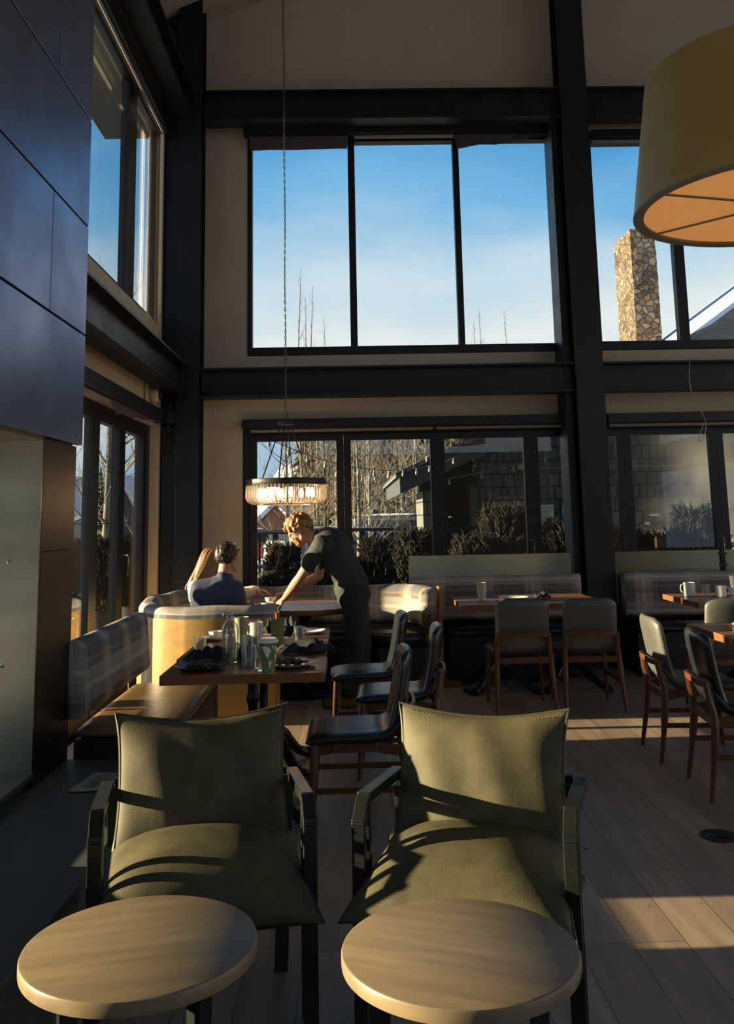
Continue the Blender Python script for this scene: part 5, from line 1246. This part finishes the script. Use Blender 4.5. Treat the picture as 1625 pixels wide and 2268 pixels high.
def fuse(g, name, m, parent, voxel=.008, smooth=4, fac=.5, label=None):
    o = g.build(name, m, parent, ang=180, label=label)
    r = o.modifiers.new('r', 'REMESH'); r.mode = 'VOXEL'; r.voxel_size = voxel; r.use_smooth_shade = True
    if smooth: s_ = o.modifiers.new('s', 'SMOOTH'); s_.iterations = smooth; s_.factor = fac
    return o
def frame(fwd, up):
    f = Vector(fwd).normalized(); u = Vector(up); s_ = f.cross(u).normalized(); u = s_.cross(f)   # local: x = right of the face, -y.. y = forward, z = up
    return Matrix((s_, f, u)).transposed().to_4x4()
def head(g, c, R_, s=1.0, beard=False):
    """skull, jaw, nose, lips, brows, ears; local +y looks forward"""
    def T(p): return Vector(c)+(R_ @ (Vector(p)*s))
    R3 = R_
    ellipsoid(g, T((0, -.008, .028)), (.074*s, .093*s, .090*s), R3, 24, 16)
    ellipsoid(g, T((0, .028, -.025)), (.062*s, .066*s, .080*s), R3, 20, 14)
    ellipsoid(g, T((0, .045, -.078)), (.040*s, .042*s, .030*s), R3)          # chin
    for q in (-1, 1):
        capsule(g, T((q*.052, .0, -.045)), T((q*.030, .052, -.082)), .024*s, .020*s)
        ellipsoid(g, T((q*.034, .068, -.012)), (.022*s, .018*s, .020*s), R3)     # cheek
        capsule(g, T((q*.012, .086, .028)), T((q*.044, .072, .026)), .009*s, .007*s)   # brow
        ellipsoid(g, T((q*.078, -.006, .0)), (.009*s, .020*s, .033*s), R3)       # ear
        ellipsoid(g, T((q*.084, -.010, .012)), (.006*s, .016*s, .016*s), R3)
    capsule(g, T((0, .088, .018)), T((0, .108, -.020)), .009*s, .012*s)
    ellipsoid(g, T((0, .100, -.024)), (.018*s, .012*s, .010*s), R3)
    capsule(g, T((-.018, .082, -.048)), T((.018, .082, -.048)), .008*s, .008*s)
    capsule(g, T((-.015, .080, -.058)), T((.015, .080, -.058)), .009*s, .009*s)
    return T
def eyes(T, R_, parent, s=1.0):
    for q in (-1, 1):
        g = G(); ellipsoid(g, T((q*.030, .076, .010)), (.012*s, .010*s, .009*s), R_, 12, 8); g.build('eye', M['eye'], parent, ang=180)
def hand(g, wrist, fwd, up, s=1.0, side=1, curl=.5, spread=.12, thumb=1):
    """palm + five separate bent fingers. fwd: from wrist to knuckles, up: back of the hand"""
    f = Vector(fwd).normalized(); u = Vector(up); x = f.cross(u).normalized()*side; u = (x*side).cross(f) if False else (u-f*u.dot(f)).normalized(); w_ = Vector(wrist)
    P = lambda a, b, c_: w_+(x*a+f*b+u*c_)*s
    for a in (-.028, -.010, .010, .027): capsule(g, P(a*.75, .012, 0), P(a, .082, .002), .014*s, .0115*s, 10, 4)
    for i, (a, L_) in enumerate(((.030, .066), (.011, .078), (-.009, .072), (-.027, .056))):
        ang = -(.15+curl*.5); sp = a*spread*12
        d = (f*math.cos(ang)+u*math.sin(ang)+x*sp*.25).normalized(); p0 = P(a, .084, 0); p1 = p0+d*L_*.42*s
        ang -= curl*.75; d = (f*math.cos(ang)+u*math.sin(ang)).normalized(); p2 = p1+d*L_*.32*s
        ang -= curl*.6; d = (f*math.cos(ang)+u*math.sin(ang)).normalized(); p3 = p2+d*L_*.26*s
        capsule(g, p0, p1, .0098*s, .0090*s, 10, 4); capsule(g, p1, p2, .0090*s, .0082*s, 10, 4); capsule(g, p2, p3, .0082*s, .0070*s, 10, 4)
    t0 = P(.026, .022, -.004); t1 = t0+(x*.030+f*.026-u*.012)*s; t2 = t1+(x*.006+f*.030-u*.014)*s*thumb; t3 = t2+(-x*.004+f*.022-u*.008)*s
    capsule(g, t0, t1, .014*s, .0115*s, 10, 4); capsule(g, t1, t2, .0115*s, .0098*s, 10, 4); capsule(g, t2, t3, .0098*s, .008*s, 10, 4)
def arm(g, sh, el, wr, r=(.052, .045, .043, .038, .027)):
    sh, el, wr = Vector(sh), Vector(el), Vector(wr); m1 = sh.lerp(el, .5); m2 = el.lerp(wr, .3)
    capsule(g, sh, m1, r[0], r[1]); capsule(g, m1, el, r[1], r[2]-.003); capsule(g, el, m2, r[2]-.002, r[2]); capsule(g, m2, wr, r[2], r[4])
# ---------------- the waiter, bent over the booth table (looking to the left and down)
W0 = Vector((-.15, 7.52, 0))
e = empty('person', 'standing waiter with curly ginger hair in a dark t-shirt, bending over the booth table', 'person', W0)
o_ = lambda x, y, z: Vector((x, y, z))-W0
hip = o_(.0, 7.55, .93); chest = o_(-.155, 7.56, 1.235); neck0 = o_(-.275, 7.57, 1.335); hc = o_(-.425, 7.575, 1.378)
shN, shF = o_(-.245, 7.385, 1.275), o_(-.235, 7.755, 1.275)
elN, elF = o_(-.425, 7.52, 1.005), o_(-.285, 7.86, 1.00)
wrN, wrF = o_(-.560, 7.68, .835), o_(-.555, 7.90, .860)
hR = frame((-.80, .08, -.60), (-.58, 0, .80))
body = G(); T_ = head(body, hc, hR, 1.03)
capsule(body, neck0, hc+Vector((.015, 0, -.03)), .062, .056); capsule(body, neck0+Vector((.02, 0, -.02)), chest, .08, .13)
capsule(body, shN, shF, .058, .058); ellipsoid(body, chest, (.115, .155, .17), Matrix.Rotation(math.radians(-40), 4, 'Y')); capsule(body, chest, hip, .12, .12)
arm(body, shN, elN, wrN); arm(body, shF, elF, wrF)
hand(body, wrN, (-.72, .30, -.52), (-.45, -.35, .82), 1.05, -1, .55)
hand(body, wrF, (-.88, -.45, -.15), (-.1, .1, .98), 1.05, 1, .65)
for yy, kx, fx in ((7.46, .015, -.09), (7.64, .06, -.02)):
    h_ = o_(.01, yy, .88); k_ = o_(kx, yy, .48); a_ = o_(fx+.04, yy, .09)
    capsule(body, h_, k_, .085, .055); capsule(body, k_, a_, .053, .035); capsule(body, a_-Vector((0, 0, .05)), a_-Vector((.14, 0, .055)), .03, .028)
fuse(body, 'body', M['skin'], e, .0065, 3)
eyes(T_, hR, e, 1.03)
# shirt
g = G(); ellipsoid(g, chest+Vector((.01, 0, .0)), (.145, .188, .20), Matrix.Rotation(math.radians(-42), 4, 'Y'), 28, 18)
capsule(g, chest+Vector((0, -.04, 0)), hip+Vector((.0, -.03, .02)), .145, .135, 20); capsule(g, chest+Vector((0, .04, 0)), hip+Vector((.0, .03, .02)), .145, .135, 20)
capsule(g, hip+Vector((-.01, -.04, .0)), hip+Vector((-.01, .04, .0)), .148, .148, 20)
capsule(g, neck0+Vector((.045, -.06, -.035)), neck0+Vector((.045, .06, -.035)), .088, .088); capsule(g, neck0+Vector((.01, 0, -.02)), neck0+Vector((-.008, 0, -.005)), .078, .070)
for s_, el_ in ((shN, elN), (shF, elF)):
    m_ = s_.lerp(el_, .58); capsule(g, s_, m_, .076, .066, 16, 3); capsule(g, s_+Vector((.02, 0, -.01)), chest, .08, .12)
g.v = [tuple(Vector(p)+Vector((.006*math.sin(22*p[2]+9*p[0]), .006*math.sin(17*p[0]+12*p[2]), 0))) for p in g.v]
sh = fuse(g, 'tshirt', M['tee'], e, .009, 3)
# trousers
g = G(); capsule(g, hip+Vector((.005, -.06, -.06)), hip+Vector((.005, .06, -.06)), .142, .142, 18)
for yy, kx, fx in ((7.455, .01, -.07), (7.645, .065, .0)):
    h_ = o_(.015, yy, .84); k_ = o_(kx+.005, yy, .48); a_ = o_(fx+.04, yy, .13)
    capsule(g, h_, k_, .112, .080, 18); capsule(g, k_, a_, .080, .068, 18); capsule(g, a_, a_-Vector((0, 0, .02)), .070, .066, 18)
g.v = [tuple(Vector(p)+Vector((.006*math.sin(31*p[2]+5*p[1]), .004*math.sin(25*p[2]), 0))) for p in g.v]
fuse(g, 'trousers', M['trouser'], e, .010, 3)
for yy, fx in ((7.455, -.07), (7.645, .0)):
    g = G(); c_ = o_(fx, yy, .045); capsule(g, c_+Vector((.06, 0, 0)), c_+Vector((-.15, 0, -.008)), .045, .040); ellipsoid(g, c_+Vector((.04, 0, .04)), (.05, .045, .05)); g.v = [(x, y, max(z, c_.z-.043)) for x, y, z in g.v]
    fuse(g, 'shoe', M['shoe'], e, .010, 2)
g = G(); g.tube([wrN+(elN-wrN)*.12+Vector((0, .031*math.cos(a), .031*math.sin(a))) for a in [2*PI*k/16 for k in range(16)]], .004, 6, closed=True); g.build('bracelet', M['bronze'], e)
# curly hair, eyebrows and short beard
def scalp(c, R_, s, rd, n, f, size, rr=(.083, .100, .096), off=(0, -.012, .032)):
    g = G(); k = 0
    while k < n:
        d = Vector((rd.gauss(0, 1), rd.gauss(0, 1), rd.gauss(0, 1))).normalized()
        if not f(d): continue
        p = Vector((d.x*rr[0]+off[0], d.y*rr[1]+off[1], d.z*rr[2]+off[2]))*s; p = Vector(c)+R_ @ p
        q = rd.uniform(*size); ellipsoid(g, p, (q, q*rd.uniform(.7, 1.2), q*rd.uniform(.7, 1.2)), None, 7, 5); k += 1
    return g
rd = random.Random(4)
g = scalp(hc, hR, 1.03, rd, 300, lambda d: d.z > -.15-.45*(d.y < -.1) and not (d.y > .55 and d.z < .40), (.009, .024), (.088, .107, .104))
ellipsoid(g, Vector(hc)+hR @ Vector((0, -.014, .035)), (.078, .094, .090), hR)
fuse(g, 'hair', M['ginger'], e, .0055, 1, .3)
g = G()
for k in range(170):
    a = rd.uniform(-1.25, 1.25); z = rd.uniform(-.10, -.035) if abs(a) < .8 else rd.uniform(-.085, .0); x = math.sin(a)*.060; y = .028+math.cos(a)*.058-.012*(z < -.08)
    if abs(x) < .020 and z > -.062: continue
    p = Vector(hc)+hR @ Vector((x*1.04, y*1.04, z)); q = rd.uniform(.006, .010); ellipsoid(g, p, (q, q, q), None, 6, 4)
fuse(g, 'beard', M['ginger'], e, .006, 2, .5)
# ---------------- seated man, his back to us
P0 = Vector((-1.0, 7.36, 0))
e = empty('person', 'seated man with short dark hair and navy sweater, his back to the room', 'person', P0)
o_ = lambda x, y, z: Vector((x, y, z))-P0
hc = o_(-.985, 7.36, 1.178); nk = o_(-1.01, 7.33, 1.045); hR = frame((.66, .74, -.10), (.02, .0, 1))
sL, sR = o_(-1.20, 7.34, .950), o_(-.925, 7.29, .945)
ch = o_(-1.04, 7.35, .80); hp = o_(-1.05, 7.40, .55)
eL, eR = o_(-1.25, 7.50, .72), o_(-.88, 7.42, .73); wL, wR = o_(-1.02, 7.70, .785), o_(-.84, 7.66, .785)
body = G(); T_ = head(body, hc, hR, 1.0); capsule(body, nk-Vector((0, 0, .03)), hc+Vector((-.012, -.012, -.03)), .062, .056); capsule(body, sL, sR, .055, .055)
capsule(body, ch, hp, .13, .13); arm(body, sL, eL, wL); arm(body, sR, eR, wR)
hand(body, wL, (.9, .45, -.02), (0, 0, 1), 1.0, 1, .3); hand(body, wR, (.05, .95, -.02), (0, 0, 1), 1.0, -1, .3)
for q in (-.1, .1):
    h_ = hp+Vector((q, .02, .0)); k_ = h_+Vector((.12, .44, .0)); a_ = k_+Vector((0, .03, -.42)); capsule(body, h_, k_, .08, .055); capsule(body, k_, a_, .052, .035); capsule(body, a_, a_+Vector((.03, .13, -.03)), .03, .028)
fuse(body, 'body', M['skin2'], e, .0075, 3); eyes(T_, hR, e)
g = G(); ellipsoid(g, ch+Vector((0, -.01, .02)), (.185, .135, .24), None, 28, 18); capsule(g, sL, sR, .074, .072, 18); capsule(g, ch, hp+Vector((0, 0, .05)), .16, .16, 18); capsule(g, nk-Vector((.0, 0, .05)), nk+Vector((0, 0, -.008)), .085, .067)
capsule(g, sL, nk-Vector((0, 0, .06)), .074, .07); capsule(g, sR, nk-Vector((0, 0, .06)), .072, .07); capsule(g, sL+Vector((0, -.01, -.05)), ch, .09, .14); capsule(g, sR+Vector((0, -.01, -.05)), ch, .09, .14)
for s_, el_, wr_ in ((sL, eL, wL), (sR, eR, wR)): capsule(g, s_, el_, .074, .056, 16); capsule(g, el_, wr_, .056, .040, 16)
g.v = [tuple(Vector(p)+Vector((.005*math.sin(26*p[2]+9*p[0]), .005*math.sin(30*p[0]+12*p[2]), 0))) for p in g.v]
fuse(g, 'sweater', M['navy'], e, .009, 3)
g = G(); capsule(g, hp+Vector((-.06, 0, -.02)), hp+Vector((.06, 0, -.02)), .145, .145)
for q in (-.1, .1):
    h_ = hp+Vector((q, .02, .0)); k_ = h_+Vector((.12, .44, .0)); a_ = k_+Vector((0, .03, -.38)); capsule(g, h_, k_, .095, .07); capsule(g, k_, a_, .068, .055)
fuse(g, 'trousers', M['trouser'], e, .012, 2)
rd = random.Random(8)
g = scalp(hc, hR, 1.0, rd, 420, lambda d: (d.z > -.42-.25*(d.y < -.2) and d.y < .25) or (d.z > .42), (.009, .016), (.080, .098, .095))
ellipsoid(g, Vector(hc)+hR @ Vector((0, -.022, .034)), (.081, .094, .092), hR); fuse(g, 'hair', M['darkhair'], e, .0065, 1, .35)
# ---------------- seated woman beside him
P1 = Vector((-1.175, 7.85, 0))
e = empty('person', 'seated woman with long honey hair and cream sweater, reaching towards the bowls', 'person', P1)
o_ = lambda x, y, z: Vector((x, y, z))-P1
e.location = P1+Vector((-.015, .09, 0))
hc = o_(-1.175, 7.80, 1.118); nk = o_(-1.20, 7.82, .985); hR = frame((.86, .30, -.22), (.1, 0, 1))
sL, sR = o_(-1.19, 8.00, .94), o_(-1.29, 7.74, .925)
ch = o_(-1.25, 7.85, .76); hp = o_(-1.28, 7.87, .54)
eL, eR = o_(-1.02, 8.16, .82), o_(-1.20, 7.76, .79); wL, wR = o_(-.845, 8.16, .865), o_(-1.115, 7.77, .97)
body = G(); T_ = head(body, hc, hR, .95); capsule(body, nk-Vector((0, 0, .03)), hc+Vector((-.01, 0, -.03)), .050, .048); capsule(body, sL, sR, .045, .045); capsule(body, ch, hp, .11, .12)
arm(body, sL, eL, wL, (.042, .037, .035, .03, .024)); arm(body, sR, eR, wR, (.042, .037, .035, .03, .024))
hand(body, wL, (.97, -.10, -.12), (.1, 0, 1), .92, 1, .35); hand(body, wR, (.25, .25, .93), (-.9, .2, .2), .9, -1, .7)
for q in (-.09, .09):
    h_ = hp+Vector((.02, q, .0)); k_ = h_+Vector((.42, .0, .0)); a_ = k_+Vector((.03, 0, -.40)); capsule(body, h_, k_, .075, .05); capsule(body, k_, a_, .048, .032); capsule(body, a_, a_+Vector((.12, 0, -.03)), .028, .026)
fuse(body, 'body', M['skin'], e, .0065, 3); eyes(T_, hR, e, .95)
g = G(); ellipsoid(g, ch+Vector((0, 0, .02)), (.125, .165, .21), None, 28, 18); capsule(g, sL, sR, .066, .066, 18); capsule(g, ch, hp+Vector((0, 0, .04)), .14, .14, 18); capsule(g, nk-Vector((0, 0, .06)), nk+Vector((0, 0, -.03)), .08, .06)
for s_, el_, wr_ in ((sL, eL, wL), (sR, eR, wR)): capsule(g, s_, ch, .08, .12); capsule(g, s_, el_, .068, .058, 16); capsule(g, el_, el_.lerp(wr_, .8), .060, .050, 16); capsule(g, el_.lerp(wr_, .8), el_.lerp(wr_, .97), .036, .036, 14)
g.v = [tuple(Vector(p)+Vector((.006*math.sin(30*p[2]+19*p[0]), .006*math.sin(34*p[0]+12*p[2]), .003*math.sin(60*p[0])))) for p in g.v]
fuse(g, 'sweater', M['cream'], e, .009, 2)
g = G(); capsule(g, hp+Vector((0, -.06, -.02)), hp+Vector((0, .06, -.02)), .13, .13)
for q in (-.09, .09):
    h_ = hp+Vector((.02, q, .0)); k_ = h_+Vector((.42, .0, .0)); a_ = k_+Vector((.03, 0, -.36)); capsule(g, h_, k_, .088, .064); capsule(g, k_, a_, .062, .048)
fuse(g, 'trousers', M['trouser'], e, .012, 2)
g = G(); rd = random.Random(3); c0 = Vector(hc)
ellipsoid(g, c0+hR @ Vector((0, -.026, .034)), (.080, .090, .094), hR)
for k in range(110):
    a = rd.uniform(-2.5, 2.5); st_ = Vector((math.sin(a)*.070, -math.cos(a)*.088-.012, .06+rd.uniform(-.03, .03)))
    if st_.y > .045: continue
    p0 = c0+hR @ Vector((st_.x*.4, st_.y*.4, .118)); p1 = c0+hR @ st_; p2 = c0+hR @ Vector((st_.x*1.12, st_.y*1.12-.01, -.05))
    dx = rd.uniform(-.03, .03); dy = rd.uniform(-.03, .03)
    p3 = p2+Vector((-.035+dx*.5, dy*.5-.01, -.09)); p4 = p3+Vector((-.04+dx*.5, dy*.5, -.07-rd.uniform(0, .04)))
    g.tube(catmull([p0, p1, p2, p3, p4], 3), [.011]*10+[.010, .008, .005], 6)
fuse(g, 'hair', M['honey'], e, .006, 1, .3)
